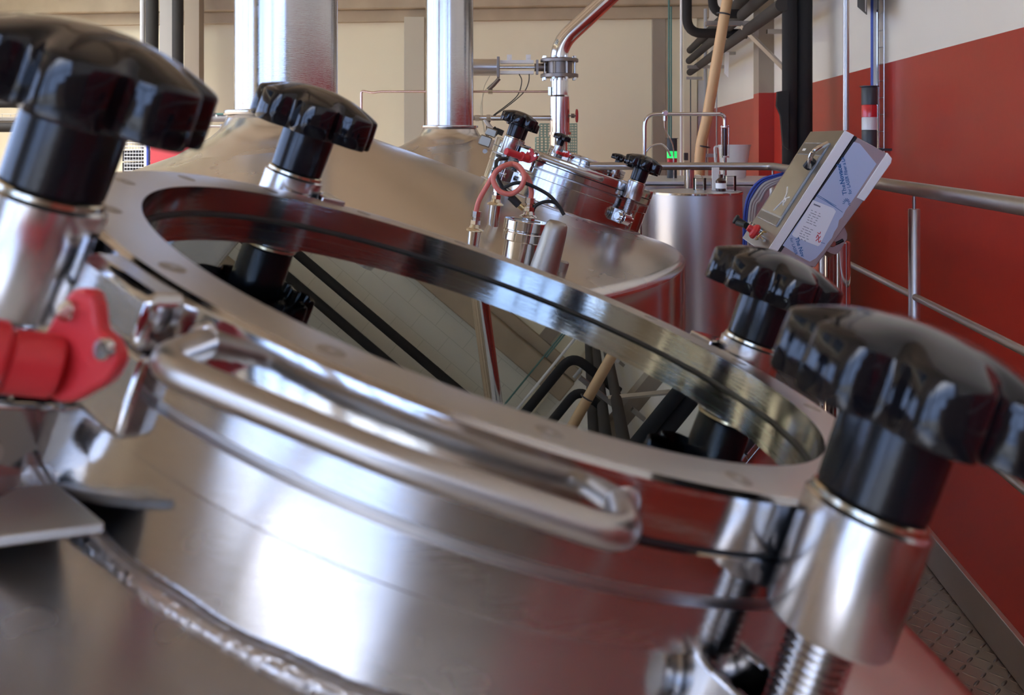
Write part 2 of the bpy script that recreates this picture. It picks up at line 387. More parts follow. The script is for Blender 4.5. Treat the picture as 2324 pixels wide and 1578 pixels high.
def tank(i, label):
    a = A[i]; t = thing('brewing_tank', a + Vector((0, 0, 0)), label, 'tank', None)
    T = Matrix.Translation(a + Vector((0, 0, H)))
    hm = hmat(HC[i]); inv = hm.inverted()
    pr = dome_profile(CH[i] is not None)
    mb = MB(); mb.lathe(pr + [(RT, -2.2), (RT-.02, -2.35), (0, -2.5)], T, 192)
    keep = []
    for f in mb.f:
        q = [inv @ mb.v[k] for k in f]
        if len(f) == 4 and all(math.hypot(p.x, p.y) < .222 and p.z > -.3 and p.z < .05 for p in q): continue
        keep.append(f)
    mb.f = [f for f in keep if len(f) <= 4 or min((mb.v[k]-T.translation).z for k in f) < -1]
    sh = mb.build('shell', 'dome', t, smooth=30)
    sh.data.materials.append(M['side'])
    for f in sh.data.polygons:
        if abs(f.normal.z) < .25: f.material_index = 1
    for k in range(3):
        an = k*2*PI/3+.5; p = a + Vector((.75*math.cos(an), .75*math.sin(an), 0))
        MB().cyl(p+Vector((0, 0, .0)), p+Vector((0, 0, H-2.34)), .05).build('leg', 'satin', t)
    if CH[i] is not None:
        c = CH[i] + Vector((0, 0, H)); Tc = Matrix.Translation(c)
        m = MB(); m.lathe([(.1345, .04), (.1345, ZC-.002 if i == 1 else .86), (.1310, ZC-.002 if i == 1 else .86), (.1310, .5)], Tc, 64); m.build('chimney', 'steel', t)
        m = MB(); m.lathe([(.1347, .062), (.160, .062), (.161, .064), (.161, .072), (.160, .074), (.1347, .074)], Tc, 64, closed=True); m.build('chimney_flange', 'steel', t)
        m = MB(); m.lathe([(.136, .0615), (.150, .0605), (.156, .050), (.163, .036), (.175, .020), (.193, .004), (.216, -.010), (.245, -.024), (.285, -.048), (.136, -.048)], Tc, 96, closed=True); m.build('flared_base', 'dome', t, smooth=50)
    # neck of the manway, weld bead on the dome
    m = MB(pre=hm); R = .2305
    m.lathe([(.2, -.0445), (R+.0012, -.0445), (R+.0012, -.0625), (R+.0002, -.0632), (R-.0008, -.064), (R-.0008, -.150), (.2, -.150)], None, 144, closed=True)
    m.build('manway_neck', 'steel_ring', t, smooth=40)
    pts = []; rad = []
    for k in range(181):
        an = 2*PI*k/180; u_, v_ = (R+.001)*math.cos(an), (R+.001)*math.sin(an); h = -.1
        for _ in range(12):
            wp = hm @ Vector((u_, v_, h)) - T.translation; r = math.hypot(wp.x, wp.y)
            z = .072-.364*r if r < .994 else (.072-.364*.994) - (1-math.sqrt(max(0, 1-((r-.994)/(RT-.994))**2)))*.05 if r < RT else -.33
            h += (z-wp.z)*.8
        pts.append(hm @ Vector((u_, v_, h))); rad.append(.0038+.0006*math.sin(k*7.3)+.0004*random.random())
    MB().tube(pts, .004, 10, radii=rad).build('weld_bead', 'weld', t)
    return t
t1 = tank(0, 'foreground stainless brewing tank whose dome fills the bottom of the view')
t2 = tank(1, 'stainless brewing tank with a wide chimney, in the middle behind the foreground hatch')
t3 = tank(2, 'farthest domed brewing tank with the narrower-looking second chimney')

# ------------------------------------------------------------------ manway hatch (local frame: z = lid normal)
def hatch(i, label):
    hm = hmat(HC[i]); t = thing('manway_hatch', hm, label, 'hatch', None)
    m = MB(pre=hm); m.lathe([(.2, -.0002), (.2012, 0), (.2285, 0), (.2315, -.0018), (.232, -.004), (.232, -.0215), (.231, -.0225), (.2, -.0225)], None, 192, closed=True)
    lid = m.build('lid_ring', 'steel_ring', t, smooth=25)
    lid.data.materials.append(M['ringtop'])
    for f in lid.data.polygons:
        if f.normal.z > .95: f.material_index = 1
    m = MB(pre=hm); m.lathe([(.0, -.0222), (.1999, -.0222), (.1999, -.0185), (.0, -.0185)], None, 96); m.build('sight_glass', 'sight', t, smooth=30)
    m = MB(pre=hm); m.lathe([(.1996, -.0186), (.1996, -.0165), (.1985, -.0186)], None, 96, closed=True); m.build('glass_seal', 'black', t)
    m = MB(pre=hm); m.lathe([(.2, -.0226), (.2303, -.0226), (.2303, -.0240), (.2, -.0240)], None, 128, closed=True); m.build('gasket', 'black', t)
    m = MB(pre=hm); m.lathe([(.2, -.0241), (.231, -.0241), (.232, -.025), (.232, -.0395), (.2305, -.0405), (.2, -.0405)], None, 192, closed=True); m.build('flange', 'steel_ring', t, smooth=25)
    m = MB(pre=hm); m.lathe([(.2, -.0406), (.2285, -.0406), (.2285, -.0444), (.2, -.0444)], None, 128, closed=True); m.build('groove', 'satin', t)
    # countersunk screws on the ring
    for k in range(16):
        an = 2*PI*(k+.35)/16
        q = Matrix.Translation((.2165*math.cos(an), .2165*math.sin(an), 0))
        m = MB(pre=hm @ q); m.lathe([(0, -.0004), (.0016, -.0004), (.0018, .0003), (.0052, .0004), (.0058, .0001), (.0060, -.001)], None, 24); m.build('screw', 'dullsteel', t)
    # bow handle
    m = MB(pre=hm); z = -.0125
    m.tube([(-.098, -.205, z), (-.104, -.247, z), (-.02, -.2575, z), (.060, -.2535, z), (.0595, -.219, z)], .0056, 16, fillet=.014)
    hd = m.build('handle', 'satin', t)
    for u_, v_ in ((-.0985, -.2085), (.0595, -.2215)):
        m = MB(pre=hm); m.ball(Vector((u_, v_, z)), .0085, 16, (1, .5, 1)); m.build('weld', 'weld', hd)
    # hinge block on the lid edge
    an = math.radians(235); R2 = Matrix.Rotation(an, 4, 'Z')
    m = MB(pre=hm @ R2); m.box((.222, -.026, -.0235), (.2455, .024, -.0015)); m.build('hinge_block', 'steel_ring', t, bevel=.004)
    m = MB(pre=hm @ R2); m.box((.222, -.020, -.058), (.2400, .024, -.0250)); m.build('flange_block', 'steel_ring', t, bevel=.003)
    # red proximity sensor bracket
    m = MB(pre=hm)
    ex = Vector((.93, -.37, 0)).normalized(); ez = Vector((0, 0, 1)); ey = ex.cross(ez)*-1
    ey = Vector((-.37, -.93, 0)).normalized()
    c0 = Vector((-.1255, -.239, -.0175)); SK = .78
    prof = [(-.020, .010), (-.016, .021), (-.007, .024), (-.001, .019), (.004, .012), (.012, .010), (.0185, .004), (.017, -.006), (.010, -.014), (.002, -.022), (-.010, -.025), (-.020, -.020), (-.023, -.006)]
    prof2 = []
    n_ = len(prof)
    cc = catmull([Vector((a, b, 0)) for a, b in prof + prof[:1]], 3)[:-1]
    m.prism([c0 + ex*p.x*SK + ez*p.y*SK for p in cc], ey*.0065)
    sn = m.build('sensor_plate', 'redplastic', t, smooth=50, bevel=.0015)
    m = MB(pre=hm); a_ = c0 + ex*-.008 + ez*-.009 + ey*.006; ax = (ex*-.55 + ey*.83).normalized()
    m.cyl(a_, a_+ax*.016, .0105, seg=24, ch=.001); m.cyl(a_+ax*.016, a_+ax*.024, .0125, seg=24, ch=.002)
    m.cyl(a_+ax*.024, a_+ax*.070, .0092, seg=24, ch=.001); m.build('sensor_body', 'redplastic', sn)
    for du, dz in ((-.0125, .013), (.0120, .006)):
        q = c0 + ex*du*SK + ez*dz*SK + ey*.006
        m = MB(pre=hm); m.cyl(q, q+ey*.0035, .0036, seg=16, ch=.0005); m.cyl(q+ey*.0035, q+ey*.0037, .0018, seg=6); m.build('screw', 'polished', sn)
    # radial lugs that take the swing bolts
    for an in BOLT:
        R2 = Matrix.Rotation(an, 4, 'Z')
        m = MB(pre=hm @ R2)
        sg = 1 if an in (BOLT[2], BOLT[3]) else -1
        m.prism([(.224, sg*.012, .0035), (.224, sg*.034, .0035), (.248, sg*.034, .0035), (.256, sg*.030, .0035), (.256, sg*.0245, .0035), (.245, sg*.0240, .0035), (.2335, sg*.014, .0035)], (0, 0, -.0255))
        m.build('bolt_lug', 'steel_ring', t, bevel=.0012)
        for sg in (1, -1):
            m = MB(pre=hm @ R2); m.box((.226, sg*.0165-.0025, -.105), (.262, sg*.0165+.0025, -.070)); m.build('clevis', 'steel_ring', t, bevel=.002)
    return t
BOLT = [3.8878, 2.3103, .6386, -.9312]
h1 = hatch(0, 'large round glass-topped hatch lid in the foreground, tilted to the right')
h2 = copy_tree(h1, hmat(HC[1]), label='round hatch behind the pink looped hose, seen edge-on on the middle tank')
h3 = copy_tree(h1, hmat(HC[2]), label='smallest and farthest round hatch, showing above the edge-on one')

# swing bolt with star knob, local frame as the hatch: z along the bolt, origin on the lid plane
def star(theta, r0=.0500, dep=.0095, n=7, w_=.17):
    d = ((theta*n/(2*PI)) % 1.0)-.5
    d = d*2*PI/n
    return r0 - dep*math.exp(-(d/w_)**2)
def clamp(M_, label, group=None):
    t = thing('swing_clamp', M_, label, 'clamp knob', group)
    m = MB(pre=M_); S = 126; rings = []
    def ring(off, z, dome=None):
        rings.append([Vector(((star(2*PI*k/S)-off)*math.cos(2*PI*k/S), (star(2*PI*k/S)-off)*math.sin(2*PI*k/S), z)) for k in range(S)])
    def scal(fac, z):
        b_ = max(0, (fac-.45)/.55)**1.5
        rings.append([Vector(((star(2*PI*k/S)*b_+.0485*(1-b_))*fac*math.cos(2*PI*k/S), (star(2*PI*k/S)*b_+.0485*(1-b_))*fac*math.sin(2*PI*k/S), z)) for k in range(S)])
    def circ(r, z): rings.append([Vector((r*math.cos(2*PI*k/S), r*math.sin(2*PI*k/S), z)) for k in range(S)])
    circ(.0195, .050); circ(.0225, .058); ring(.0055, .056); ring(.0032, .0468); ring(.0010, .0460); ring(0, .0472); ring(-.0002, .0560); ring(.0002, .0685); ring(.0009, .0700); ring(.0026, .0712)
    scal(.84, .0738); scal(.68, .0772); scal(.5, .0799); scal(.33, .0815); circ(.010, .0824); circ(.0001, .0827)
    vs = [v for r_ in rings for v in r_]; fs = []
    for a in range(len(rings)-1):
        for k in range(S): fs.append((a*S+k, a*S+(k+1) % S, (a+1)*S+(k+1) % S, (a+1)*S+k))
    m.add(vs, fs); m.build('star_knob', 'bake', t, smooth=50)
    m = MB(pre=M_); m.lathe([(.0, .0136), (.0192, .0136), (.0204, .0148), (.0208, .03), (.0212, .056), (.0205, .060), (0, .0602)], None, 48); m.build('stem', 'stem', t)
    m = MB(pre=M_); m.lathe([(0, .0136), (.0208, .0136), (.0216, .0128), (.0218, .0108), (.0, .0107)], None, 48); m.build('washer', 'paleb', t)
    m = MB(pre=M_); m.lathe([(0, .0107), (.0218, .0107), (.0234, .0093), (.0234, -.0345), (.0225, -.036), (0, -.036)], None, 64); m.build('collar', 'polishedbrush', t)
    pr = [(0, -.0361)]
    z = -.0362; 
    while z > -.077: pr += [(.0108, z), (.0126, z-.0011), (.0126, z-.0017), (.0108, z-.0028)]; z -= .0030
    pr += [(.0108, z), (0, z)]
    m = MB(pre=M_); m.lathe(pr, None, 32); m.build('threaded_rod', 'steel', t, smooth=20)
    m = MB(pre=M_); m.cyl((-.0, -.0130, -.0875), (0, .0130, -.0875), .0165, seg=32, ch=.001)
    m.build('rod_eye', 'polished', t)
    m = MB(pre=M_); m.cyl((0, -.028, -.0875), (0, .028, -.0875), .0070, seg=24)
    m.cyl((0, -.0225, -.0875), (0, -.0195, -.0875), .0145, seg=24, ch=.001); m.cyl((0, -.0285, -.0875), (0, -.0226, -.0875), .0105, seg=24, ch=.001)
    m.build('pivot_pin', 'polished', t)
    return t
M['polishedbrush'] = mat('fine_turned_collar', (.70, .69, .69), .24, 1, bump=.15, bscale=90, stretch=(1, 1, .15))
def bmat(i, k): return hmat(HC[i]) @ Matrix.Translation((.255*math.cos(BOLT[k]), .255*math.sin(BOLT[k]), 0)) @ Matrix.Rotation(BOLT[k], 4, 'Z')
cl = clamp(bmat(0, 0), 'huge black star knob on a steel collar at the upper left corner of the view')
labels = {(0, 1): 'black star knob at the far left of the foreground hatch, before the wide chimney',
          (0, 2): 'black star knob on the foreground hatch, just below the tilted control box',
          (0, 3): 'largest black star knob, at the right edge, on a thick collar with exposed thread',
          (1, 0): 'front left star knob of the edge-on middle hatch, above the red sensor',
          (1, 1): 'star knob half hidden just behind the front left knob of the middle hatch',
          (1, 2): 'star knob hidden behind the right-hand knob of the middle hatch',
          (1, 3): 'right-hand front star knob of the middle hatch, above a white pivot bolt',
          (2, 0): 'tiny star knob at the left of the farthest hatch, below the steel riser',
          (2, 3): 'tiny star knob at the right of the farthest hatch'}
def turn_knob(root, i, k, a):
    p = HC[i] + Vector((.255*math.cos(BOLT[k]), .255*math.sin(BOLT[k]), 0)); psi = math.atan2(-p.y, -p.x) + math.radians(a)
    for ch in root.children:
        if ch.name.startswith('star_knob'): ch.rotation_euler.z = psi - BOLT[k] - PI/7
turn_knob(cl, 0, 0, -36)
TURN = {(0, 1): -27, (0, 2): -56, (0, 3): -65, (1, 0): -30, (1, 3): -20}
for (i, k), lb in labels.items(): turn_knob(copy_tree(cl, bmat(i, k), label=lb), i, k, TURN.get((i, k), 0))

# ------------------------------------------------------------------ near left bracket plate and things round the first hatch
m = MB(); q = [P(-160, 1120, .36), P(130, 1097, .37), P(238, 1186, .325), P(-150, 1238, .315)]
m.prism(q, (0, 0, -.004)); o = m.build('flat_bracket', 'dullsteel', bevel=.0008); tag(o, 'grey flat steel bracket plate jutting in from the left edge', 'bracket')

# ------------------------------------------------------------------ walkway, kick plate and railing
m = MB(); m.bbox(.29, .93, -1.91, 5.12, -1.19, -1.18); 
t = thing('walkway', B(.6, 1, -3.0), 'steel tread-plate walkway with a kick plate, beside the red wall at lower right', 'walkway')
m.build('deck', 'tread', t)
MB().bbox(.90, .915, -1.91, 5.12, -1.178, -1.08).build('kick_plate', 'satin', t, bevel=.002)
MB().bbox(.29, .93, -1.91, 5.12, -1.25, -1.191).build('joist', 'satin', t)
for D in (-1.6, .8, 2.9, 4.9):
    MB().bbox(.58, .66, D-.04, D+.04, -3.0, -1.251).build('leg', 'satin', t)
t = thing('walkway_railing', B(.909, 2.8, -1.18), 'tubular steel railing along the red wall', 'railing')
R_ = .909
m = MB(); m.tube([B(R_, -1.9, -.146), B(R_, 4.98, -.146), B(-.05, 4.98, -.146)], .0205, 20, fillet=.06); m.build('handrail', 'satin', t)
for z in (-.457, -.754):
    m = MB(); m.tube([B(R_, -1.9, z), B(R_, 4.98, z), B(.63, 4.98, z)], .0105, 14, fillet=.04); m.build('mid_rail', 'satin', t)
for D in (-1.6, -.5, .6, 1.7, 2.78, 3.88, 4.98):
    if D == 1.7: continue
    m = MB(); m.lathe([(.0, -1.18), (.0165, -1.18), (.0165, -.206), (.0145, -.203), (0, -.203)], Matrix.Translation(B(R_, D, 0)), 24); ps = m.build('post', 'satin', t)
    MB().cyl(B(R_, D, -.206), B(R_, D, -.150), .0055).build('pin', 'satin', ps)
Dm = 4.98
for L in (.16+.02,):
    m = MB(); m.cyl(P(1564, 441, 4.93), P(1564, 384, 4.93), .027); m.build('post', 'polished', t)

# ------------------------------------------------------------------ far steel vessel on the walkway with glassware
c = Vector(((1577-CX)*4.0/F, 4.0, H)); zt = -(438-CY)/F*3.85
t = thing('hot_water_vessel', c + Vector((0, 0, -1.18)), 'upright stainless cylinder behind the middle tank, standing on the walkway', 'vessel')
m = MB(); m.lathe([(0, -1.178), (.200, -1.178), (.200, zt-.004), (.197, zt), (0, zt+.001)], Matrix.Translation(c), 96); m.build('body', 'vessel', t)
m = MB(); m.lathe([(.1995, zt-.010), (.2035, zt-.010), (.2035, zt-.002), (.1995, zt)], Matrix.Translation(c), 96, closed=True); m.build('rim', 'polished', t)
def on_top(px, Y=4.0): return Vector(((px-CX)*Y/F, Y, zt+H+.001))
def beaker(px, Y, r, h, label):
    m = MB(); m.lathe([(0, 0), (r, 0), (r, h), (r*1.06, h+.002), (r-.002, h), (r-.002, .003), (0, .003)], Matrix.Translation(on_top(px, Y)), 32)
    tag(m.build('glass_beaker', 'beaker'), label, 'beaker', None)
beaker(1657, 4.0, .026, .062, 'clear glass beaker at the right edge of the upright cylinder, right of the brown bottle')
beaker(1588, 4.06, .028, .050, 'clear glass beaker on the cylinder, left of the white card')
beaker(1607, 4.12, .022, .046, 'small beaker close left of the white card on the upright cylinder')
m = MB(); m.lathe([(0, 0), (.021, 0), (.022, .003), (.022, .045), (.009, .058), (.009, .072), (0, .072)], Matrix.Translation(on_top(1636, 3.96)), 32)
bt = m.build('brown_bottle', 'amber'); tag(bt, 'small dark brown bottle with a pale label standing between white card and beaker', 'bottle')
m = MB(); m.lathe([(.0221, .012), (.0224, .012), (.0224, .035), (.0221, .035)], Matrix.Translation(on_top(1636, 3.96)), 32, closed=True); m.build('label', 'paper', bt)
m = MB(); q = on_top(1624, 4.02); m.box((-.016, -.003, 0), (.016, .003, .10), Matrix.Translation(q)); o = m.build('white_card', 'white', bevel=.001); tag(o, 'narrow upright white card on the cylinder beside the brown bottle', 'card')

# ------------------------------------------------------------------ pale buffer box behind the railing
t = thing('buffer_tank', B(.55, 5.7, -3.0), 'low boxy steel tank behind the end of the railing, with pipes on its lid', 'tank')
zb = -(409-CY)/F*5.45
Mb = Matrix.Translation((0, 0, H)) @ Matrix.Rotation(-TH, 4, 'Z')
m = MB(); m.box((.235, 5.38, -2.98), (1.13, 6.2, zb-.02), Mb); m.build('body', 'steel', t, bevel=.01)
m = MB(); m.box((.225, 5.37, zb-.019), (1.14, 6.22, zb), Mb); m.build('lid', 'greybox', t, bevel=.003)
ZB = zb
# U pipe with sight tube
Y = 5.62
def PY(px, py): return P(px, py, Y)
t = thing('overflow_pipe', Vector((PY(1462, 400).x, Y, H+ZB)), 'inverted U of polished tube with a dark sight tube, rising behind the handrail', 'pipe')
z_ = H+ZB
a = PY(1463, 300); b = PY(1645, 300)
m = MB(); m.tube([(a.x, Y, z_), (a.x, Y, PY(0, 259).z), (b.x, Y, PY(0, 259).z), (b.x, Y, PY(0, 288).z)], .0115, 16, fillet=.075); m.build('tube', 'polished', t)
m = MB(); m.cyl((b.x, Y, PY(0, 355).z), (b.x, Y, z_), .0115); m.build('lower_tube', 'polished', t)
m = MB(); m.cyl((b.x, Y, PY(0, 291).z), (b.x, Y, PY(0, 354).z), .0150); m.build('sight_tube', 'maroonglass', t)
for y_ in (288, 356): m = MB(); m.cyl((b.x, Y, PY(0, y_+1.5).z), (b.x, Y, PY(0, y_-1.5).z), .027, ch=.001); m.build('clamp_ring', 'polished', t)
for dx in (-.0215, .0215):
    m = MB(); m.cyl((b.x+dx, Y-.008, PY(0, 285).z), (b.x+dx, Y-.008, PY(0, 359).z), .0028); m.build('tie_rod', 'polished', t)
c = PY(1509, 257); m = MB(); m.ball(c, .021); m.cyl(c+Vector((0, -.026, 0)), c+Vector((0, .0, 0)), .016, ch=.002); m.cyl(c, c+Vector((0, 0, -.048)), .012, ch=.002); m.build('ball_valve', 'polished', t)
m = MB(); m.tube([PY(1508, 272), PY(1510, 293), PY(1522, 318), PY(1528, 335), PY(1529, 378), (PY(1529, 0).x, Y, z_)], .0038, 10, smooth=True); m.build('drain_tube', 'polished', t)
m = MB(); m.tube([PY(1460, 372), PY(1466, 345), PY(1480, 331), PY(1500, 327), PY(1513, 337), PY(1522, 355)], .0062, 12, smooth=True); m.build('curved_tube', 'polished', t)
m = MB(); m.tube([PY(1578, 398), PY(1590, 398), PY(1600, 412), (PY(1600, 0).x, Y-.2, z_)], .0045, 10, fillet=.03)
m.build('small_bend', 'polished', t)
# tower light standing on the lid
def beacon(name, px, Y, ys, mats, r, label, extra=None):
    c = lambda y: P(px, y, Y)
    t = thing(name, c(ys[-1]), label, 'signal light')
    names = ['buzzer', 'lens', 'lens', 'base'] if len(mats) == 4 else ['part']*len(mats)
    for k, mt in enumerate(mats):
        m = MB(); rr = r if k not in (0,) else r*1.03
        m.lathe([(0, 0), (rr, 0), (rr, (c(ys[k]).z-c(ys[k+1]).z)*.94), (rr*.93, c(ys[k]).z-c(ys[k+1]).z), (0, c(ys[k]).z-c(ys[k+1]).z)], Matrix.Translation(c(ys[k+1])), 32)
        o = m.build(names[k], mt, t)
        if names[k] == 'lens': o['label'] = {'redlens': 'red lens', 'clearlens': 'clear ribbed lens', 'greenlens': 'lit green lens'}[mt]
    m = MB(); m.cyl(c(ys[0]), c(ys[0])+Vector((0, 0, .004)), r*1.25, seg=32); m.build('cap', 'charcoal', t)
    return t
beacon('tower_light', 1525, 5.75, (315, 343, 359, 374, 407), ('charcoal', 'greenlens', 'redlens', 'charcoal'), .031, 'slim signal tower with a lit green lens standing on the buffer tank lid')
bc = beacon('stack_light', 1973, 4.55, (197, 238, 266, 295, 336), ('charcoal', 'redlens', 'clearlens', 'charcoal'), .0365, 'charcoal signal light with red and clear lenses on the red wall behind the control box')
m = MB(); q = P(1973, 337, 4.55); m.box((q.x-.03, q.y-.03, q.z-.012), (q.x+.10, q.y+.03, q.z)); m.build('bracket', 'charcoal', bc)
# white jug on the lid
Yj = 5.85; x0 = P(1664, 0, Yj).x; zj = H+ZB; sc_ = Yj/F
t = thing('measuring_jug', Vector((x0, Yj, zj)), 'white plastic measuring jug standing on the buffer tank lid in front of the red wall', 'jug')
m = MB(); hj = (411-337)*sc_
vs = []; S = 40
pr = [(27*sc_, 0), (28*sc_, .01), (32*sc_, hj*.85), (34*sc_, hj), (33*sc_, hj), (27*sc_, .012)]
for k in range(S):
    an = 2*PI*k/S
    for j, (r, z) in enumerate(pr):
        sp_ = .22*math.exp(-(an if an < PI else an-2*PI)**2/.05) if j in (3, 4) else 0
        vs.append(Vector((x0 + r*(1+sp_)*math.cos(an), Yj + r*math.sin(an), zj+z)))
fs = [(k*6+j, ((k+1) % S)*6+j, ((k+1) % S)*6+j+1, k*6+j+1) for k in range(S) for j in range(5)]
fs += [tuple(k*6 for k in range(S)), tuple(k*6+5 for k in range(S))]
m.add(vs, fs); m.build('body', 'jug', t, smooth=50)
m = MB(); m.tube([(x0-31*sc_, Yj, zj+hj*.95), (x0-43*sc_, Yj, zj+hj*.95), (x0-41*sc_, Yj, zj+hj*.45), (x0-28*sc_, Yj, zj+hj*.2)], .006, 10, fillet=.02); m.build('handle', 'jug', t)

# ------------------------------------------------------------------ control box on its pole
Yn = 2.6
ex, ey = BM.to_3x3() @ Vector((1, 0, 0)), BM.to_3x3() @ Vector((0, 1, 0))
def Q(px, py, back=0.0):       # point on the side face plane of the box (plane across the aisle) at Yn, pushed back along the aisle
    # intersect ray with plane through P(1840,440,Yn) with normal ey
    d = Vector(((px-CX)/F, 1, (CY-py)/F)); o = P(1840, 440, Yn) - Vector((0, 0, H)); s_ = o.dot(ey)/d.dot(ey)
    return d*s_ + Vector((0, 0, H)) + ey*back
WB = .42
t = thing('control_box', Q(1895, 600, WB/2), 'tilted steel control box with wrapped screen and blue film side, on a pole', 'control box')
m = MB(); m.prism([Q(1946, 312), Q(2011, 347), Q(1961, 455), Q(1850, 607), Q(1765, 583)], ey*WB); m.build('cabinet', 'boxsteel', t, bevel=.002)
m = MB(); m.prism([Q(1918, 296), Q(1939, 307), Q(1757, 583), Q(1737, 577)], ey*(WB+.0)); lidp = m.build('door', 'white_alu', t, bevel=.001)
m = MB(); m.prism([Q(1940.5, 309), Q(1945, 311), Q(1765, 583), Q(1759, 582)], ey*WB); m.build('door_seal', 'black', t)
m = MB(); m.prism([Q(2013, 346, -.004), Q(2024, 360, -.004), Q(2022, 370, -.004), Q(1961, 457, -.004), Q(1944, 449, -.004)], ey*(WB+.008)); m.build('rear_cover', 'white_alu', t, bevel=.002)
# frame of the door's front plane: along w (back along aisle) and along s (down the slope)
fa, fb = Q(1918, 296), Q(1737, 577)
sv = (fb-fa); SL = sv.length; sv.normalize(); fn = sv.cross(ey).normalized()
if fn.x > 0: fn = -fn
def FP(s_, w_, out=0.0): return fa + sv*(s_*SL) + ey*(w_*WB) + fn*out
def slab(name, s0, s1, w0, w1, o0, o1, mt, par, bevel=0):
    m = MB(); m.prism([FP(s0, w0, o0), FP(s1, w0, o0), FP(s1, w1, o0), FP(s0, w1, o0)], fn*(o1-o0)); return m.build(name, mt, par, bevel=bevel)
slab('front_panel', .004, .996, .01, .99, .0002, .0015, 'boxface', t)
scr = slab('screen', .11, .80, .13, .90, .0015, .006, 'screenglass', t, .001)
slab('screen_film', .22, .72, .16, .88, .006, .0075, 'screen', scr)
slab('header_bar', .12, .21, .15, .89, .006, .0068, 'screenbar', scr)
slab('footer_bar', .735, .79, .15, .89, .006, .0068, 'screenbar', scr)
slab('crumpled_film', .165, .185, .70, .80, .0068, .0072, 'white', scr)
m = MB()    # wrap folds as thin raised creases, coloured white for their reflections
for pts in (((.50, .50), (.55, .40), (.60, .36), (.64, .28)), ((.60, .36), (.58, .30), (.57, .25)), ((.60, .36), (.66, .42), (.70, .46)), ((.585, .34), (.60, .30), (.62, .31), (.61, .35), (.585, .34))):
    m.tube([FP(a, b, .008) for a, b in pts], .0022, 6, smooth=True)
m.build('film_crease', 'whitepipe', scr)
m = MB(); m.tube([FP(.12, .09, .012), FP(.20, .10, .03), FP(.26, .12, .03), FP(.33, .14, .014)], .007, 10, smooth=True); m.build('stylus_clip', 'polished', t)
m = MB(); m.tube([FP(.27, .13, .02), FP(.335, .17, .02)], .012, 10); m.build('clip_knob', 'black', t)
for k, w_ in enumerate((.80, .68, .56, .44)):
    m = MB(); m.cyl(FP(.875, w_, .001), FP(.875, w_, .022), .0085, ch=.001); m.build('push_button', 'polished', t)
m = MB(); m.cyl(FP(.90, .93, .001), FP(.90, .93, .05), .011, ch=.001); m.cyl(FP(.90, .93, .05), FP(.90, .93, .06), .016, ch=.002); m.tube([FP(.90, .78, .03), FP(.92, .86, .05)], .009); m.build('key_switch', 'black', t)
m = MB(); m.lathe([(0, 0), (.022, 0), (.024, .006), (.020, .014), (.012, .018), (.010, .03), (0, .03)], Matrix.Translation(FP(.905, .40, .02)) @ fn.to_track_quat('Z', 'Y').to_matrix().to_4x4(), 24); m.build('stop_button', 'redplastic', t)
m = MB(); m.cyl(FP(.905, .40, .0), FP(.905, .40, .02), .009); m.cyl(FP(.905, .34, .02), FP(.925, .12, .012), .004); m.build('padlock_shaft', 'polished', t)
m = MB(); m.tube([FP(.87, .14, .02), FP(.88, .10, .03), FP(.93, .16, .03), FP(.95, .30, .02), FP(.94, .36, .01)], .0028, 8, smooth=True); m.build('wire_loop', 'brass', t)
# film, label and printing on the side face
film = [(1938, 322), (1951, 326), (1989, 372), (1945, 440), (1919, 478), (1912, 492), (1904, 500), (1901, 515), (1893, 527), (1888, 540), (1878, 552), (1868, 568), (1852, 586), (1838, 594), (1829, 590), (1815, 582), (1776, 557)]
m = MB(); m.prism([Q(x, y, -.0006) for x, y in film], ey*.0005); fl = m.build('protective_film', 'film', t)
m = MB(); m.prism([Q(x, y, -.0012) for x, y in ((1845, 454), (1892, 473), (1897, 480), (1861, 556), (1856, 559), (1801, 537), (1797, 532))], ey*.0005); lb = m.build('paper_label', 'paper', t)
def text(body, px, py, size, ang, m_, par, back=-.0014, name='lettering', bold=0.0, width=None):
    cu = bpy.data.curves.new('txt', 'FONT'); cu.body = body; cu.size = size; cu.extrude = .0001; cu.offset = bold; cu.resolution_u = 2
    to = bpy.data.objects.new('txt', cu); C.objects.link(to)
    bpy.context.view_layer.update()
    me = bpy.data.meshes.new_from_object(to.evaluated_get(bpy.context.evaluated_depsgraph_get()))
    C.objects.unlink(to); bpy.data.objects.remove(to)
    o0 = Q(px, py, back); a = math.radians(ang)
    X = ex*math.cos(a) + Vector((0, 0, 1))*math.sin(a); Yv = -ex*math.sin(a) + Vector((0, 0, 1))*math.cos(a)
    sx = 1.0
    if width: sx = width/max(1e-6, max(v.co.x for v in me.vertices))
    inv = RM[par.name].inverted()
    for v in me.vertices: v.co = inv @ (o0 + X*v.co.x*sx + Yv*v.co.y - ey*v.co.z)
    me.materials.clear(); me.materials.append(M[m_]); o = bpy.data.objects.new(name, me); C.objects.link(o); o.parent = par; RM[o.name] = RM[par.name]
    return o
K = Yn/F
text('The', 1922, 442, 13.5*K, 101.5, 'ink', fl, bold=.0002, width=24*K)
text('Novacel', 1917, 417, 14*K, 101.5, 'ink', fl, bold=.0006, width=46*K)
text('for LASER Fiber a LA', 1933, 440, 10.5*K, 101.5, 'ink', fl, bold=.0002, width=86*K)
text('The Nov', 1804, 540, 12.5*K, -72, 'ink', fl, bold=.0003, width=46*K)
text('for LASER', 1792, 541, 9.5*K, -72, 'ink', fl, width=40*K)
m = MB()
for (a, b) in (((1853, 441), (1898, 468)), ((1852, 444), (1897, 471)), ((1862, 446), (1912, 482)), ((1862, 550), (1872, 553))):
    m.tube([Q(*a, -.0008), Q(*b, -.0008)], .0007, 6)
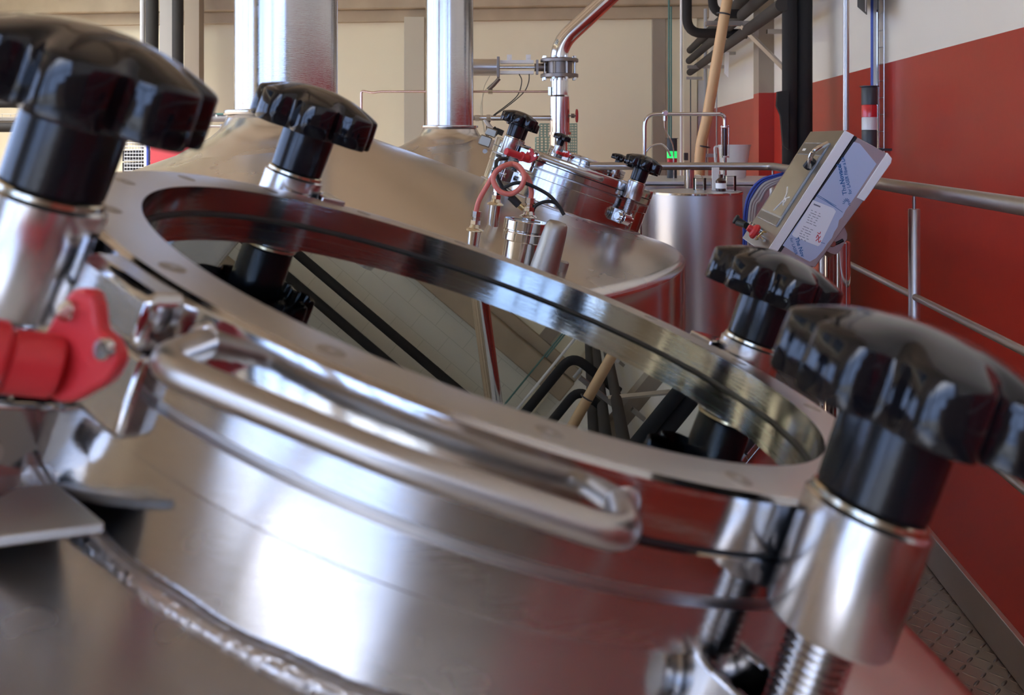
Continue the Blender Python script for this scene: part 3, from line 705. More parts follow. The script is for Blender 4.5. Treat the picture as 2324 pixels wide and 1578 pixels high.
for k in range(9):
    an = math.radians(-20+25*k); c = (1921, 462)
    m.tube([Q(c[0]+4*math.cos(an), c[1]-5*math.sin(an), -.0008), Q(c[0]+9*math.cos(an), c[1]-12*math.sin(an), -.0008)], .0009, 6)
m.build('printed_marks', 'ink', fl)
m = MB(); m.prism([Q(1847, 462, -.0014), Q(1862, 468, -.0014), Q(1861, 471, -.0014), Q(1846, 465, -.0014)], ey*.0003)
for r in range(13):
    y0 = 476+r*5.2; x0_ = 1840-r*2.6
    if r == 6: continue
    for sgm in range(3):
        xa = x0_+sgm*8+random.uniform(0, 3); xb = xa+random.uniform(3, 7)
        ya = y0+ (xa-x0_)*.42
        m.prism([Q(xa, ya, -.0014), Q(xb, ya+(xb-xa)*.42, -.0014), Q(xb-.4, ya+(xb-xa)*.42+1.1, -.0014), Q(xa-.4, ya+1.1, -.0014)], ey*.0003)
m.build('small_print', 'greyink', lb)
m = MB()
for pts in (((1852, 540), (1856, 533), (1858, 541), (1862, 536)), ((1851, 547), (1857, 542), (1858, 550), (1863, 546)), ((1855, 528), (1860, 531), (1862, 526))):
    m.tube([Q(x, y, -.0014) for x, y in pts], .0011, 6, smooth=True)
m.build('red_stamp', 'redink', lb)
# pivot bracket and pole
br = [(1905, 478), (1914, 472), (1922, 478), (1945, 540), (1944, 552), (1925, 584), (1916, 588), (1905, 585), (1872, 568), (1868, 560)]
m = MB(); m.prism([Q(x, y, .10) for x, y in br], ey*.006); bk = m.build('pivot_bracket', 'boxsteel', t, bevel=.001)
m = MB(); m.cyl(Q(1906, 519, .085), Q(1906, 519, .10), .009, ch=.002); m.cyl(Q(1907, 561, .085), Q(1907, 561, .10), .010, ch=.002); m.build('bolt', 'polished', bk)
m = MB(); m.tube([Q(1880, 556, .0995), Q(1893, 563, .0995), Q(1907, 565, .0995), Q(1921, 561, .0995), Q(1935, 554, .0995)], .005, 8, smooth=True); m.build('slot', 'black', bk)
Yp = 2.78
m = MB(); a = P(1899, 548, Yp); m.cyl(Vector((a.x, a.y, H-1.178)), a, .039, seg=40, ch=.002); m.build('pole', 'polished', t)
m = MB(); m.tube([Q(1974, 448, .2), Q(1972, 480, .22), Q(1960, 520, .22), Q(1944, 545, .2)], .004, 8, smooth=True); m.build('signal_cable', 'greycable', t)
o = tag(MB().cyl(P(1920, 296, 2.92), Vector((P(1924, 0, 2.92).x, 2.92, H+ZC)), .0095).build('conduit', 'satin'), 'polished steel conduit running up from the top of the control box', 'conduit')

# blue and grey cable bundle curling down left of the box
t = thing('cable_bundle', P(1690, 560, 4.5), 'bundle of blue and grey cables curving down left of the control box', 'cable bundle')
for k, (dx, mt) in enumerate(((0, 'blue'), (5, 'blue'), (11, 'greycable'), (17, 'greycable'), (22, 'greycable'))):
    m = MB(); m.tube([P(1800, 388+dx*.6, 4.6), P(1764, 397+dx*.8, 4.6), P(1730+dx*.4, 407+dx, 4.6), P(1705+dx*.9, 432+dx, 4.6), P(1692+dx, 470, 4.6), P(1688+dx, 540, 4.6), P(1688+dx, 700, 4.6)], .0065 if k < 2 else .010, 8, smooth=True); m.build('cable', mt, t)

# ------------------------------------------------------------------ right wall services
# wire cable tray on the red wall
def WP(px, py, out=0.02):       # point on the right wall seen at px,py
    d = Vector(((px-CX)/F, 1, (CY-py)/F)); s_ = (WR-out)/d.dot(ex); return d*s_ + Vector((0, 0, H))
t = thing('cable_tray', WP(1995, 345), 'vertical wire cable tray with blue and grey cables on the right wall', 'cable tray')
D0 = (BM.inverted() @ WP(1984, 300)).y; D1 = (BM.inverted() @ WP(2011, 300)).y
m = MB()
for D in (D0, (D0+D1)/2, D1): m.cyl(B(WR-.03, D, -.09), B(WR-.03, D, ZC), .0025, seg=8)
z = -.05
while z < 2.5: m.cyl(B(WR-.033, D0, z), B(WR-.033, D1, z), .0025, seg=6); z += .088
m.build('wire_tray', 'alu', t)
for f_, mt, r in ((.22, 'blue', .007), (.32, 'blue', .006), (.48, 'greycable', .008), (.62, 'greycable', .009), (.78, 'polished', .009)):
    D = D0+(D1-D0)*f_; m = MB(); m.cyl(B(WR-.045, D, -.09), B(WR-.045, D, ZC), r, seg=10); m.build('cable', mt, t)
# small framed plate
t = thing('wall_plate', WP(1957, 20), 'small grey framed glass plate high on the right wall, left of the cable tray', 'wall plate')
m = MB(); m.prism([WP(1947, -40, .05), WP(1968, -40, .16), WP(1968, 33, .16), WP(1947, 15, .05)], ey*.012); m.build('frame', 'charcoal', t)
m = MB(); m.prism([WP(1950, -38, .055), WP(1965, -38, .155), WP(1965, 27, .155), WP(1950, 12, .055)], -ey*.004); m.build('plate', 'greybox', t)
# black insulated risers
for k, (px, r, lb) in enumerate(((1792, .048, 'left of the two thick black insulated risers before the right wall'), (1824, .055, 'right of the two thick black insulated risers before the right wall'))):
    a = P(px, 420, 6.0+.03*k); z = a.z
    t = thing('insulated_riser', Vector((a.x, a.y, z-.2)), lb, 'pipe')
    m = MB(); m.cyl(Vector((a.x, a.y, H+ZF)), Vector((a.x, a.y, H+ZC)), r, seg=28); m.build('insulation', 'insul', t)
    if k == 0:
        m = MB(); m.prism([P(1790, 205, 5.93), P(1765, 208, 5.95), P(1763, 240, 5.95), P(1772, 262, 5.95), P(1778, 330, 5.95), P(1790, 340, 5.93)], (0, .03, 0)); m.build('loose_wrap', 'insul', t)
# ochre pipe
t = thing('ochre_pipe', P(1590, 400, 6.9), 'slanting ochre plastic pipe in front of the red wall corner', 'pipe')
m = MB(); m.tube([P(1672, -120, 6.9), P(1640, 60, 6.9), P(1606, 260, 6.9), P(1590, 340, 6.9), P(1584, 470, 6.9)], .040, 24, smooth=True); m.build('pipe', 'yellow', t)
for (px, py, dx) in ((1642, 32, .05), (1597, 333, .05)):
    m = MB(); c = P(px, py, 6.9); m.tube([c+Vector((.046*math.cos(a), .046*math.sin(a), .008*math.cos(a)*-1)) for a in [2*PI*k/24 for k in range(25)]], .006, 8); m.build('pipe_clip', 'charcoal', t)
m = MB(); m.box((P(1578, 0, 6.96).x, 6.95, P(0, 357, 6.96).z), (P(1628, 0, 6.96).x, 7.0, P(0, 349, 6.96).z)); m.build('bracket', 'satin', t)
# insulated pipes running along the wall
def ray_dir(px, py, D):         # point whose image is px,py, at aisle distance D
    d = Vector(((px-CX)/F, 1, (CY-py)/F)); s_ = D/d.dot(ey); return d*s_ + Vector((0, 0, H))
specs = [((1566, 114), 12.2, 4.8, .045, 'uppermost of the three long black pipes running along the right wall'), ((1564, 138), 12.2, 4.8, .045, 'middle one of the three long black pipes running along the right wall'), ((1566, 164), 12.2, 6.1, .045, 'lowest of the three long black pipes running along the right wall')]
for (q, Df, Dn, r, lb) in specs:
    a = ray_dir(*q, Df); b = a - ey*(Df-Dn)
    m = MB(); m.cyl(a, b, r, seg=20); tag(m.build('long_pipe', 'insul2'), lb, 'pipe')
a = ray_dir(1600, 96, 11.5); m = MB(); m.tube([a, a-ey*5.5], .042, 18); tag(m.build('long_pipe', 'insul2'), 'black pipe running along the right wall, just inside the other three', 'pipe')
m = MB(); m.tube([P(1559, -260, 8.4), P(1559, 75, 8.4), P(1695, 77, 8.4)], .044, 20, fillet=.14); tag(m.build('elbow_pipe', 'insul'), 'black insulated pipe turning from vertical to horizontal at an elbow left of the ochre pipe', 'pipe')
m = MB(); m.tube([P(1617, -260, 7.6), P(1617, 30, 7.6), P(1690, 32, 7.6)], .038, 20, fillet=.11); tag(m.build('elbow_pipe', 'insul'), 'short black elbow pipe passing behind the top of the ochre pipe', 'pipe')
t = thing('pipe_bracket', P(1700, 60, 7.4), 'steel cantilever bracket with a diagonal strut under the black pipes', 'bracket')
m = MB(); m.box((P(1602, 0, 7.4).x, 7.38, P(0, 58, 7.4).z), (P(1712, 0, 7.4).x, 7.44, P(0, 48, 7.4).z)); m.build('beam', 'satin', t)
m = MB(); m.tube([P(1682, 58, 7.36), P(1782, 158, 7.36)], .022, 4); m.build('strut', 'satin', t)
wl = BM.inverted()
for n_, (x0_, x1_, y0, y1, Y, lb) in enumerate(((1652, 1704, 117, 124, 10.2, 'grey steel bracket bar right of the ochre pipe, below the black pipes'), (1742, 1778, 66, 76, 7.45, 'short grey bracket bar just left of the thick black risers'), (1560, 1704, 148, 155, 10.8, 'lowest long grey bracket bar under the far ends of the black pipes'), (1559, 1594, 174, 180, 11.5, 'short bracket bar under the cut ends of the black pipes'))):
    m = MB(); m.box((P(x0_, 0, Y).x, Y, P(0, y1, Y).z), (P(x1_, 0, Y).x, Y+.05, P(0, y0, Y).z)); tag(m.build('bracket_bar', 'satin'), lb, 'bracket')
m = MB(); q = [P(1645, 118, 9.8), P(1655, 118, 9.8), P(1653, 176, 9.8), P(1644, 166, 9.8)]; m.prism(q, (0, .01, 0)); tag(m.build('hanging_strip', 'white_alu'), 'pale metal strip hanging below the black pipes on the right', 'strip')
m = MB(); m.cyl(Vector((P(1558, 0, 9.5).x, 9.5, P(0, 14, 9.5).z)), Vector((P(1600, 0, 9.5).x, 9.5, P(0, 14, 9.5).z)), .01)
# far corner verticals
def vert(name, px0, px1, y0, y1, Y, mt, label, cat, dep=.05, rnd=False):
    x0_, x1_ = P(px0, 0, Y).x, P(px1, 0, Y).x; za, zb_ = P(0, y1, Y).z, P(0, y0, Y).z
    m = MB()
    if rnd: m.cyl(Vector(((x0_+x1_)/2, Y, za)), Vector(((x0_+x1_)/2, Y, zb_)), (x1_-x0_)/2, seg=16)
    else: m.box((x0_, Y, za), (x1_, Y+dep, zb_))
    o = m.build(name, mt, bevel=0 if rnd else .004); return tag(o, label, cat)
def struct_v(name, px0, px1, y0, y1, Y, mt, dep=.05):
    o = vert(name, px0, px1, y0, y1, Y, mt, None, None, dep); o['kind'] = 'structure'; return o
ZT = -300; 
M['drab'] = mat('drab_column_paint', (.52, .47, .37), .6)
struct_v('trim_20', 917, 963, 38, 900, 12.75, 'drab', .2)
struct_v('trim_21', 418, 452, -200, 900, 12.6, 'tanlight', .2)
struct_v('trim_22', 362, 392, -200, 900, 12.55, 'greypost', .2)
struct_v('trim_23', 1481, 1511, 38, 900, 12.8, 'tanlight', .08)
struct_v('trim_24', 1552, 1582, -200, 900, 12.75, 'wbeige', .1)
struct_v('trim_25', 1584, 1600, 182, 900, 12.8, 'film' if False else 'greybox', .05)
vert('white_pipe', 1543, 1549, -250, 1000, 12.0, 'whitepipe', 'bright white vertical pipe in the far corner, left of the black elbow pipe', 'pipe', rnd=True)
vert('cable_run', 1516, 1520, -250, 1000, 12.6, 'green', 'left strand of the teal cables in the far corner', 'cable', rnd=True)
vert('cable_run', 1521, 1525, 15, 1000, 12.55, 'green', 'right strand of the teal cables in the far corner', 'cable', rnd=True)
vert('conduit', 1597, 1605, 20, 380, 12.3, 'greycable', 'grey conduit behind the ochre pipe in the far corner', 'conduit', rnd=True)
vert('conduit', 1566, 1568.5, 180, 420, 12.2, 'charcoal', 'thin dark conduit with small couplings right of the white pipe', 'conduit', rnd=True)
vert('conduit', 1625, 1628, 200, 420, 11.4, 'greycable', 'thin wall conduit just right of the ochre pipe', 'conduit', rnd=True)
vert('wall_switch', 1553, 1562, 347, 364, 12.5, 'charcoal', 'small dark switch box low on the far corner post', 'switch')
vert('insulated_pipe', 331, 359, -300, 290, 11.6, 'insul', 'left of two black insulated pipes on the far post at upper left', 'pipe', rnd=True)
vert('insulated_pipe', 391, 416, -300, 290, 11.6, 'insul', 'right of two black insulated pipes on the far post at upper left', 'pipe', rnd=True)
vert('conduit', 318, 329, -300, 420, 11.7, 'greycable', 'light grey conduit left of the black pipes at upper left', 'conduit', rnd=True)
def horiz(name, px0, px1, py, r, Y, mt, label, cat):
    m = MB(); m.cyl(P(px0, py, Y), P(px1, py, Y), r, seg=16); return tag(m.build(name, mt), label, cat)
horiz('insulated_pipe', -300, 340, 235, .052, 11.4, 'insul', 'upper black horizontal pipe behind the upper left knob', 'pipe')
horiz('insulated_pipe', -300, 340, 289, .060, 11.4, 'insul', 'lower black horizontal pipe behind the upper left knob', 'pipe')
horiz('steel_pipe', -300, 340, 273, .032, 11.5, 'satin', 'grey steel pipe between the two black horizontal pipes', 'pipe')
t = thing('wire_tray', P(20, 262, 11.3), 'wire basket tray with thin cables above the grey pipe at left', 'cable tray')
m = MB(); k = -280
for y in (259, 266): m.cyl(P(-300, y, 11.35), P(330, y, 11.35), .004, seg=6)
while k < 320: m.cyl(P(k, 258, 11.35), P(k, 267, 11.35), .003, seg=6); k += 19
m.build('wires', 'alu', t)
# grey pipe, tray and small things right of the upper left knob
horiz('steel_pipe', 300, 640, 268, .045, 10.8, 'greycable', 'grey horizontal pipe left of the wide chimney flange', 'pipe')
horiz('steel_pipe', 300, 640, 287, .018, 10.8, 'alu', 'thin rail below the grey horizontal pipe, left of the wide chimney', 'rail')
vert('support_post', 499, 506, 282, 897, 10.8, 'alu', 'slim support post under the thin rail, left of the wide chimney', 'post', rnd=True)
m = MB()
m.box((P(462, 0, 10.8).x, 10.75, P(0, 260, 10.8).z), (P(488, 0, 10.8).x, 10.85, P(0, 256, 10.8).z)); tag(m.build('folded_cloth', 'greycable'), 'small grey bundle on top of the grey pipe', 'bundle')
m = MB(); m.box((P(494, 0, 10.8).x, 10.75, P(0, 261, 10.8).z), (P(512, 0, 10.8).x, 10.85, P(0, 257, 10.8).z)); tag(m.build('teal_packet', 'green'), 'small teal packet on the grey pipe beside the chimney flange', 'packet')
for z_p, lb in ((2.80, 'long black pipe high on the back wall, lower of two, mirrored in the round glass'), (3.12, 'long black pipe high on the back wall, upper of two, mirrored in the round glass')):
    m = MB(); m.cyl((-3.2, 12.55, H+z_p), (1.9, 12.15, H+z_p), .065, seg=16); tag(m.build('overhead_pipe', 'insul'), lb, 'pipe')
# red board and wire rack
m = MB(); m.box((P(341, 0, 9.8).x, 9.8, H-2.2), (P(457, 0, 9.8).x, 9.84, P(0, 278, 9.8).z)); m.box((P(345, 0, 9.8).x, 9.8, H+ZF), (P(352, 0, 9.8).x, 9.84, H-2.2)); m.box((P(446, 0, 9.8).x, 9.8, H+ZF), (P(453, 0, 9.8).x, 9.84, H-2.2)); tag(m.build('red_board', 'panelred', bevel=.004), 'rose red board on the far left, behind the tank dome', 'board')
t = thing('wire_rack', P(305, 500, 9.9), 'pale wire mesh rack left of the red board, with black crates', 'rack')
m = MB()
for k in range(8): x = 282+k*6.5; m.cyl(P(x, 300, 9.9), Vector((P(x, 0, 9.9).x, 9.9, H+ZF)), .004, seg=6)
for k in range(26): m.cyl(P(282, 300+k*8, 9.9), P(328, 300+k*8, 9.9), .003, seg=6)
m.build('mesh', 'alu', t)
for (y0, y1) in ((342, 366), (369, 395)):
    m = MB(); m.box((P(284, 0, 10).x, 9.93, P(0, y1, 10).z), (P(327, 0, 10).x, 10.3, P(0, y0, 10).z)); m.build('crate', 'black', t)
vert('rack_post', 326, 334, 296, 800, 9.88, 'whitepipe', 'white post at the right end of the wire rack', 'post')
vert('rack_post', 332, 337, 280, 800, 9.86, 'blue', 'blue upright beside the red board', 'post')

# pale green wire crates far behind the farthest hatch
def basket(px0, px1, y0, y1, Y, label):
    x0_, x1_ = P(px0, 0, Y).x, P(px1, 0, Y).x; z0, z1 = P(0, y1, Y).z, P(0, y0, Y).z
    t = thing('wire_crate', Vector(((x0_+x1_)/2, Y, z0)), label, 'crate'); m = MB()
    for Yq in (Y, Y+.35):
        n1 = 10
        for k in range(n1+1): m.cyl((x0_+(x1_-x0_)*k/n1, Yq, z0), (x0_+(x1_-x0_)*k/n1, Yq, z1), .006, seg=6)
        for k in range(6): zz = z0+(z1-z0)*k/5; m.cyl((x0_, Yq, zz), (x1_, Yq, zz), .006, seg=6)
    for k in range(6):
        zz = z0+(z1-z0)*k/5
        for xx in (x0_, x1_): m.cyl((xx, Y, zz), (xx, Y+.35, zz), .006, seg=6)
    m.build('wires', 'crate', t)
    return t
zt_ = 375
basket(1213, 1309, 345, 385, 10.6, 'lowest pale green wire crate of the far stack')
basket(1217, 1309, 312, 344, 10.6, 'middle pale green wire crate of the far stack')
basket(1226, 1309, 281, 311, 10.6, 'top pale green wire crate of the far stack')
m = MB(); m.box((P(1205, 0, 10.6).x, 10.5, H+ZF), (P(1315, 0, 10.6).x, 11.1, P(0, 386, 10.6).z)); tag(m.build('storage_plinth', 'tanlight'), 'plinth under the pale green wire crates', 'plinth')

# ------------------------------------------------------------------ riser pipe with flanged valve behind the farthest hatch
Yr = 5.95
def PR(x, y): return P(x, y, Yr)
sr = Yr/F
t = thing('vent_riser', PR(1270, 335), 'polished riser pipe with a flanged valve and a slanting upper run, behind the farthest hatch', 'pipe')
m = MB(); m.tube([PR(1269, 172), PR(1269, 100), PR(1560, -172)], 20*sr, 32, fillet=.15); m.build('slanted_pipe', 'polished', t)
m = MB(); m.lathe([(0, 0), (22.5*sr, 0), (22.5*sr, 82*sr), (19.5*sr, 86*sr), (19.5*sr, 140*sr), (0, 140*sr)], Matrix.Translation(PR(1270, 302)), 48); m.build('riser', 'polished', t)
m = MB(); m.lathe([(0, 0), (26*sr, 0), (26*sr, 6*sr), (0, 6*sr)], Matrix.Translation(PR(1270, 306)), 48)
m.cyl(PR(1268, 372), PR(1268, 300), 20*sr); m.build('riser_foot', 'polished', t)
vb = MB(); vb.lathe([(0, 0), (43*sr, 0), (43*sr, 7*sr), (41*sr, 8*sr), (0, 8*sr)], Matrix.Translation(PR(1269.5, 176)), 48)
vb.lathe([(0, 0), (43*sr, 0), (43*sr, 6*sr), (41*sr, 8*sr), (0, 8*sr)], Matrix.Translation(PR(1269.5, 141)), 48)
vb.lathe([(0, 0), (30*sr, 0), (30*sr, 30*sr), (0, 30*sr)], Matrix.Translation(PR(1269.5, 170)), 48)
vv = vb.build('valve_body', 'bronze', t)
for k in range(8):
    an = 2*PI*(k+.5)/8; c = PR(1269.5, 176)+Vector((37*sr*math.cos(an), 37*sr*math.sin(an), 0))
    m = MB(); m.cyl(c+Vector((0, 0, -6*sr)), c+Vector((0, 0, 0)), 4*sr, seg=6); m.cyl(c+Vector((0, 0, 43*sr)), c+Vector((0, 0, 48*sr)), 4*sr, seg=6); m.cyl(c+Vector((0, 0, 8*sr)), c+Vector((0, 0, 35*sr)), 2*sr, seg=8); m.build('flange_bolt', 'polished', vv)
# pneumatic actuator
t = thing('valve_actuator', PR(1180, 153), 'grey pneumatic cylinder actuator reaching from behind the chimney to the flanged valve', 'actuator')
m = MB(); m.cyl(PR(1040, 153), PR(1129, 153), 19*sr, seg=36); m.build('cylinder', 'alu', t)
m = MB(); c = PR(1131, 153); m.box((c.x-3*sr, c.y-22*sr, c.z-23*sr), (c.x+3*sr, c.y+22*sr, c.z+23*sr)); m.build('end_plate', 'bronze', t, bevel=.002)
for y_ in (-12, 12):
    m = MB(); c = PR(1173, 153+y_); m.box((c.x-38*sr, c.y-14*sr, c.z-3.5*sr), (c.x+38*sr, c.y-10*sr, c.z+3.5*sr)); m.box((c.x-38*sr, c.y+10*sr, c.z-3.5*sr), (c.x+38*sr, c.y+14*sr, c.z+3.5*sr)); m.build('yoke_bar', 'white_alu', t, bevel=.001)
m = MB(); m.cyl(PR(1134, 153), PR(1216, 153), 4.5*sr); m.build('piston_rod', 'polished', t)
m = MB(); c = PR(1219, 153); m.box((c.x-2.5*sr, c.y-17*sr, c.z-16*sr), (c.x+2.5*sr, c.y+17*sr, c.z+16*sr)); m.cyl(PR(1213, 153), PR(1240, 153), 9*sr, seg=20); m.build('gland', 'bronze', t)
for x in (1156, 1199):
    m = MB(); c = PR(x, 132); m.box((c.x-5.5*sr, c.y-13*sr, c.z-8*sr), (c.x+5.5*sr, c.y-11*sr, c.z+7*sr)); m.cyl((c.x, c.y-15*sr, c.z), (c.x, c.y-11*sr, c.z), 2.6*sr, seg=12); m.build('switch_tab', 'white_alu', t)
for pts, mt, r in (([(1178, 168), (1184, 182), (1180, 205), (1170, 222), (1145, 243), (1120, 262), (1106, 282), (1104, 305), (1112, 325)], 'black', .0032), ([(1201, 168), (1200, 185), (1192, 205), (1176, 222), (1147, 245), (1121, 264), (1108, 284), (1107, 304), (1114, 326)], 'black', .0030), ([(1127, 152), (1110, 175), (1098, 200), (1094, 235), (1096, 275), (1103, 312)], 'tube', .0028), ([(1125, 182), (1102, 204), (1092, 235), (1092, 262), (1099, 300)], 'tube', .0025)):
    if mt == 'tube' and 'tube' not in M: M['tube'] = mat('clear_yellowed_tubing', (.58, .52, .36), .3)
    m = MB(); m.tube([PR(x, y) for x, y in pts], r, 8, smooth=True); m.build('air_hose' if mt == 'tube' else 'cable', mt, t)
m = MB(); m.tube([PR(1133, 178), PR(1121, 192), PR(1108, 204)], 4.5*sr, 8); m.build('fitting', 'bronze', t)
# cross pipes
t = thing('cross_pipe', PR(1100, 208), 'thin copper-toned pipe crossing behind the second chimney to the riser', 'pipe')
m = MB(); m.tube([PR(820, 330), PR(820, 206), PR(846, 211), PR(862, 208), PR(1248, 208)], .0075, 12, fillet=.02); m.build('pipe', 'copper', t)
m = MB(); m.box(tuple(PR(1244, 216)-Vector((0, .02, 0))), tuple(PR(1250, 198)+Vector((0, .02, 0)))); m.cyl(PR(1108, 208), PR(1118, 208), .016, seg=8); m.build('union', 'polished', t)
t = thing('cross_pipe', PR(1100, 268), 'polished pipe with a small valve, just above the middle hatch knobs', 'pipe')
m = MB(); m.tube([PR(1060, 268), PR(1249, 268)], 6*sr, 14); m.build('pipe', 'polished', t)
m = MB(); m.cyl(PR(1078, 268), PR(1088, 268), 7*sr, seg=8); m.cyl(PR(1104, 268), PR(1114, 268), 8*sr, seg=8); m.tube([PR(1098, 268), PR(1112, 288), PR(1120, 296)], 5*sr, 10); m.build('valve', 'alu', t)
m = MB(); m.tube([PR(1117, 293), PR(1130, 305)], 9*sr, 12); m.tube([PR(1126, 296), PR(1142, 303)], 7*sr, 10); m.build('solenoid', 'black', t)
t = thing('hand_wheel', PR(1310, 263), 'small red handwheel valve on the right of the riser', 'hand wheel')
m = MB(); m.tube([PR(1309, 263)+Vector((0, 13*sr*math.sin(a)*.9, 13*sr*math.cos(a))) for a in [2*PI*k/24 for k in range(25)]], 2.6*sr, 8)
for k in range(4): m.cyl(PR(1309, 263), PR(1309, 263)+Vector((0, 13*sr*math.sin(k*PI/2+.4), 13*sr*math.cos(k*PI/2+.4))), 1.6*sr, seg=8)
m.build('wheel', 'redpaint', t)
m = MB(); m.cyl(PR(1291, 263), PR(1310, 263), 1.6*sr); m.cyl(PR(1296, 263), PR(1304, 263), 5*sr, seg=8); m.build('valve_stem', 'bronze', t)

# ------------------------------------------------------------------ fittings on the middle tank
Yf = 1.84; sf = Yf/F
def PF(x, y, d=0.0): return P(x, y, Yf+d)
def axm(c, tx, ty=0.0): return Matrix.Translation(c) @ Matrix.Rotation(tx, 4, 'Y') @ Matrix.Rotation(ty, 4, 'X')
t = thing('inspection_port', PF(1180, 600), 'round capped steel port on the dome in front of the middle hatch', 'port')
Mx = axm(PF(1179, 618), .15)
m = MB(pre=Mx); m.lathe([(0, -.08), (.0395, -.08), (.0395, .062), (0, .062)], None, 64); m.build('neck', 'polished', t)
m = MB(pre=Mx); m.lathe([(0, .062), (.0435, .062), (.045, .064), (.045, .079), (.0435, .081), (.0435, .083), (.0460, .085), (.0460, .1025), (.0445, .104), (.034, .104), (.034, .102), (0, .102)], None, 64); m.build('cap', 'polished', t)
m = MB(pre=Mx); m.lathe([(.0, .1021), (.0265, .1021), (.0265, .104), (0, .104)], None, 48); m.build('cap_disc', 'dullsteel', t)
def fitting(name, c, ax, label, brass=True):
    t = thing(name, c, label, 'fitting'); ax = Vector(ax).normalized(); Q4 = Matrix.Translation(c) @ ax.to_track_quat('Z', 'Y').to_matrix().to_4x4()
    m = MB(pre=Q4); m.lathe([(0, -.07), (.012, -.07), (.013, 0), (0, 0)], None, 24); m.build('stub', 'polished', t)
    m = MB(pre=Q4); m.lathe([(0, .0), (.0175, .0), (.0185, .002), (.0175, .004), (.0125, .007), (.0095, .0142), (0, .0142)], None, 24); m.build('clamp', 'paleb' if brass else 'polished', t)
    m = MB(pre=Q4); m.lathe([(0, .014), (.011, .014), (.011, .022), (0, .022)], None, 6); m.lathe([(0, .022), (.008, .022), (.008, .028), (.0105, .029), (.0105, .040), (0, .040)], None, 8); m.build('nut', 'polished', t, smooth=20)
    return t
fitting('hose_fitting', PF(1077, 525), (.12, 0, 1), 'steel hose fitting at the left end of the pink hose')
fitting('hose_fitting', PF(1124, 466, .18), (.12, 0, 1), 'steel fitting behind, left of the capped port, feeding the black hose')
t = fitting('hose_fitting', PF(1199, 495), (.1, 0, 1), 'steel fitting on the capped port at the right end of the pink hose', False)
# pink looped hose
t = thing('pink_hose', PF(1165, 440), 'pink silicone hose bent into a loop in front of the middle hatch', 'hose')
loop = [(1079, 487), (1088, 455), (1103, 425), (1120, 395), (1142, 376), (1163, 372), (1184, 384), (1190, 405), (1180, 428), (1160, 440), (1138, 437), (1122, 420), (1120, 400), (1130, 382)]
pts = []
for k, (x, y) in enumerate(loop[:11]): pts.append(PF(x, y, .0 - .002*k))
m = MB(); m.tube([PF(*q) for q in [(1079, 487), (1087, 456), (1102, 428), (1122, 396), (1142, 378), (1160, 372)]] + [PF(1178, 378, -.01), PF(1190, 400, -.022), PF(1182, 425, -.024), (PF(1160, 440, -.024)), PF(1134, 434, -.022), PF(1120, 412, -.016), PF(1124, 392, -.012), PF(1143, 377, -.012), PF(1165, 373, 0), PF(1184, 388, .01), PF(1200, 408, .012), PF(1206, 435, .006), PF(1203, 458, 0), PF(1200, 480, 0)], .0052, 14, smooth=True); m.build('hose', 'pink', t)
for (x, y) in ((1123, 395), (1186, 392)):
    m = MB(); m.cyl(PF(x-3, y-2, -.006), PF(x+3, y+2, -.006), .0075, seg=12); m.build('tie', 'white', t)
t = thing('black_hose', PF(1180, 450), 'black rubber hose arching from the left fitting over to the grey nozzle', 'hose')
m = MB(); m.tube([PF(1130, 440, .02), PF(1142, 428, .01), PF(1165, 417, .0), PF(1190, 416, .0), PF(1220, 428, 0), PF(1248, 445, 0), PF(1268, 468, 0), PF(1280, 488, 0)], .0038, 12, smooth=True); m.build('hose', 'black', t)
t = thing('black_hose', PF(1240, 470), 'short black hose arching low over the capped port', 'hose')
m = MB(); m.tube([PF(1208, 482, 0), PF(1216, 467, 0), PF(1233, 459, 0), PF(1252, 458, .003), PF(1268, 467, .004), PF(1278, 484, .004)], .0036, 12, smooth=True); m.build('hose', 'black', t)
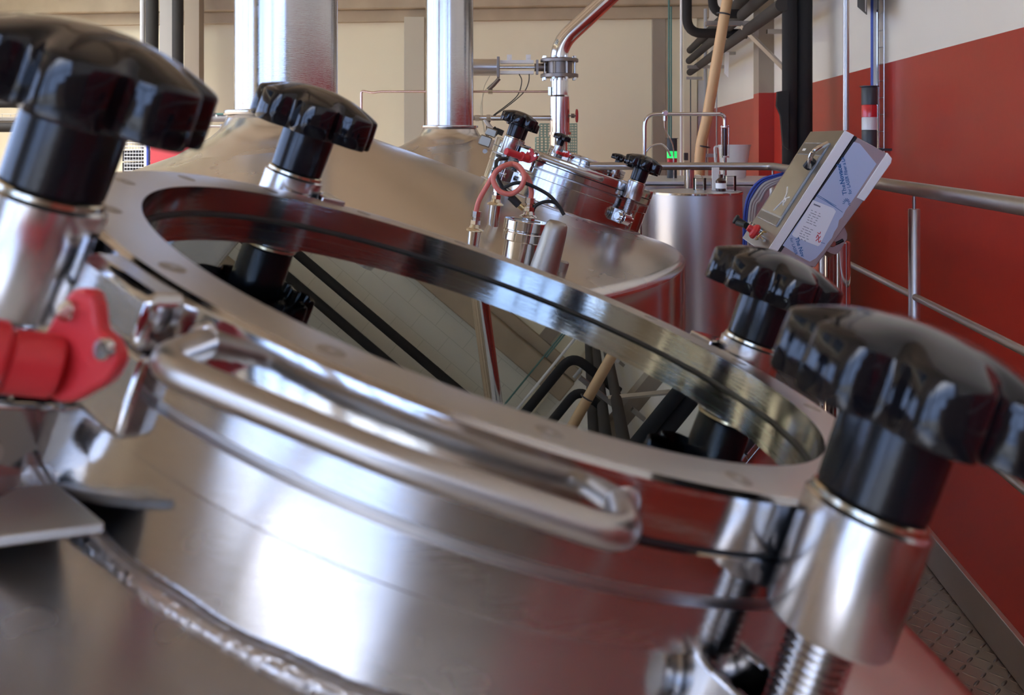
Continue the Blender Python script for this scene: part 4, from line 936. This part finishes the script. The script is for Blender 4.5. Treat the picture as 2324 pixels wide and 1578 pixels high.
t = thing('sensor_lead', PF(1150, 420), 'black lead hanging from the red sensor with a thick connector end', 'lead')
m = MB(); m.tube([PF(1150, 360, .08), PF(1132, 362, .06), PF(1126, 372, .04), PF(1128, 398, .02), PF(1140, 425, .01), PF(1160, 448, 0)], .0042, 12, smooth=True); m.build('lead', 'black', t)
m = MB(); m.tube([PF(1158, 446, 0), PF(1178, 466, 0)], .0078, 16); m.build('plug', 'black', t)
m = MB(); m.tube([PF(1178, 466, 0), PF(1188, 474, 0)], .0055, 12); m.build('plug_tip', 'brass', t)
# grey nozzle
t = thing('grey_nozzle', PF(1225, 640, -.05), 'tilted matte grey cylindrical nozzle rising from the middle tank dome', 'nozzle')
a = PF(1222, 655, -.07); b = PF(1266, 505, -.07)
ax = (b-a).normalized(); L_ = (b-a).length; Q4 = Matrix.Translation(a) @ ax.to_track_quat('Z', 'Y').to_matrix().to_4x4()
m = MB(pre=Q4); m.lathe([(0, -.02), (.0285, -.02), (.0278, L_*.3), (.0225, L_*.88), (.0205, L_*.97), (.016, L_*1.01), (0, L_*1.025)], None, 40); m.build('body', 'dullsteel', t, smooth=50)
m = MB(); m.cyl(PF(1250, 690, .02), PF(1280, 592, .02), .013, .012, ch=.003); tag(m.build('small_nozzle', 'dullsteel'), 'small steel stub right behind the grey nozzle', 'nozzle')
m = MB(); m.cyl(PF(1130, 580, .1), PF(1136, 478, .1), .016)
# hinge arms on the left of the middle hatch
def hinge(i, label):
    hm = hmat(HC[i]); t = thing('hatch_hinge', hm @ Matrix.Translation((-.25, -.09, 0)), label, 'hinge')
    m = MB(pre=hm); m.box((-.262, -.140, -.006), (-.232, -.120, .016)); m.build('arm', 'boxface', t, bevel=.003)
    m = MB(pre=hm); m.box((-.270, -.14, -.036), (-.238, -.115, -.008)); m.build('plate', 'boxface', t, bevel=.003)
    m = MB(pre=hm); m.cyl((-.246, -.125, -.048), (-.246, -.06, -.048), .006); m.build('hinge_pin', 'dullsteel', t)
    return t
hinge(1, 'tan steel hinge arms at the left side of the middle hatch')
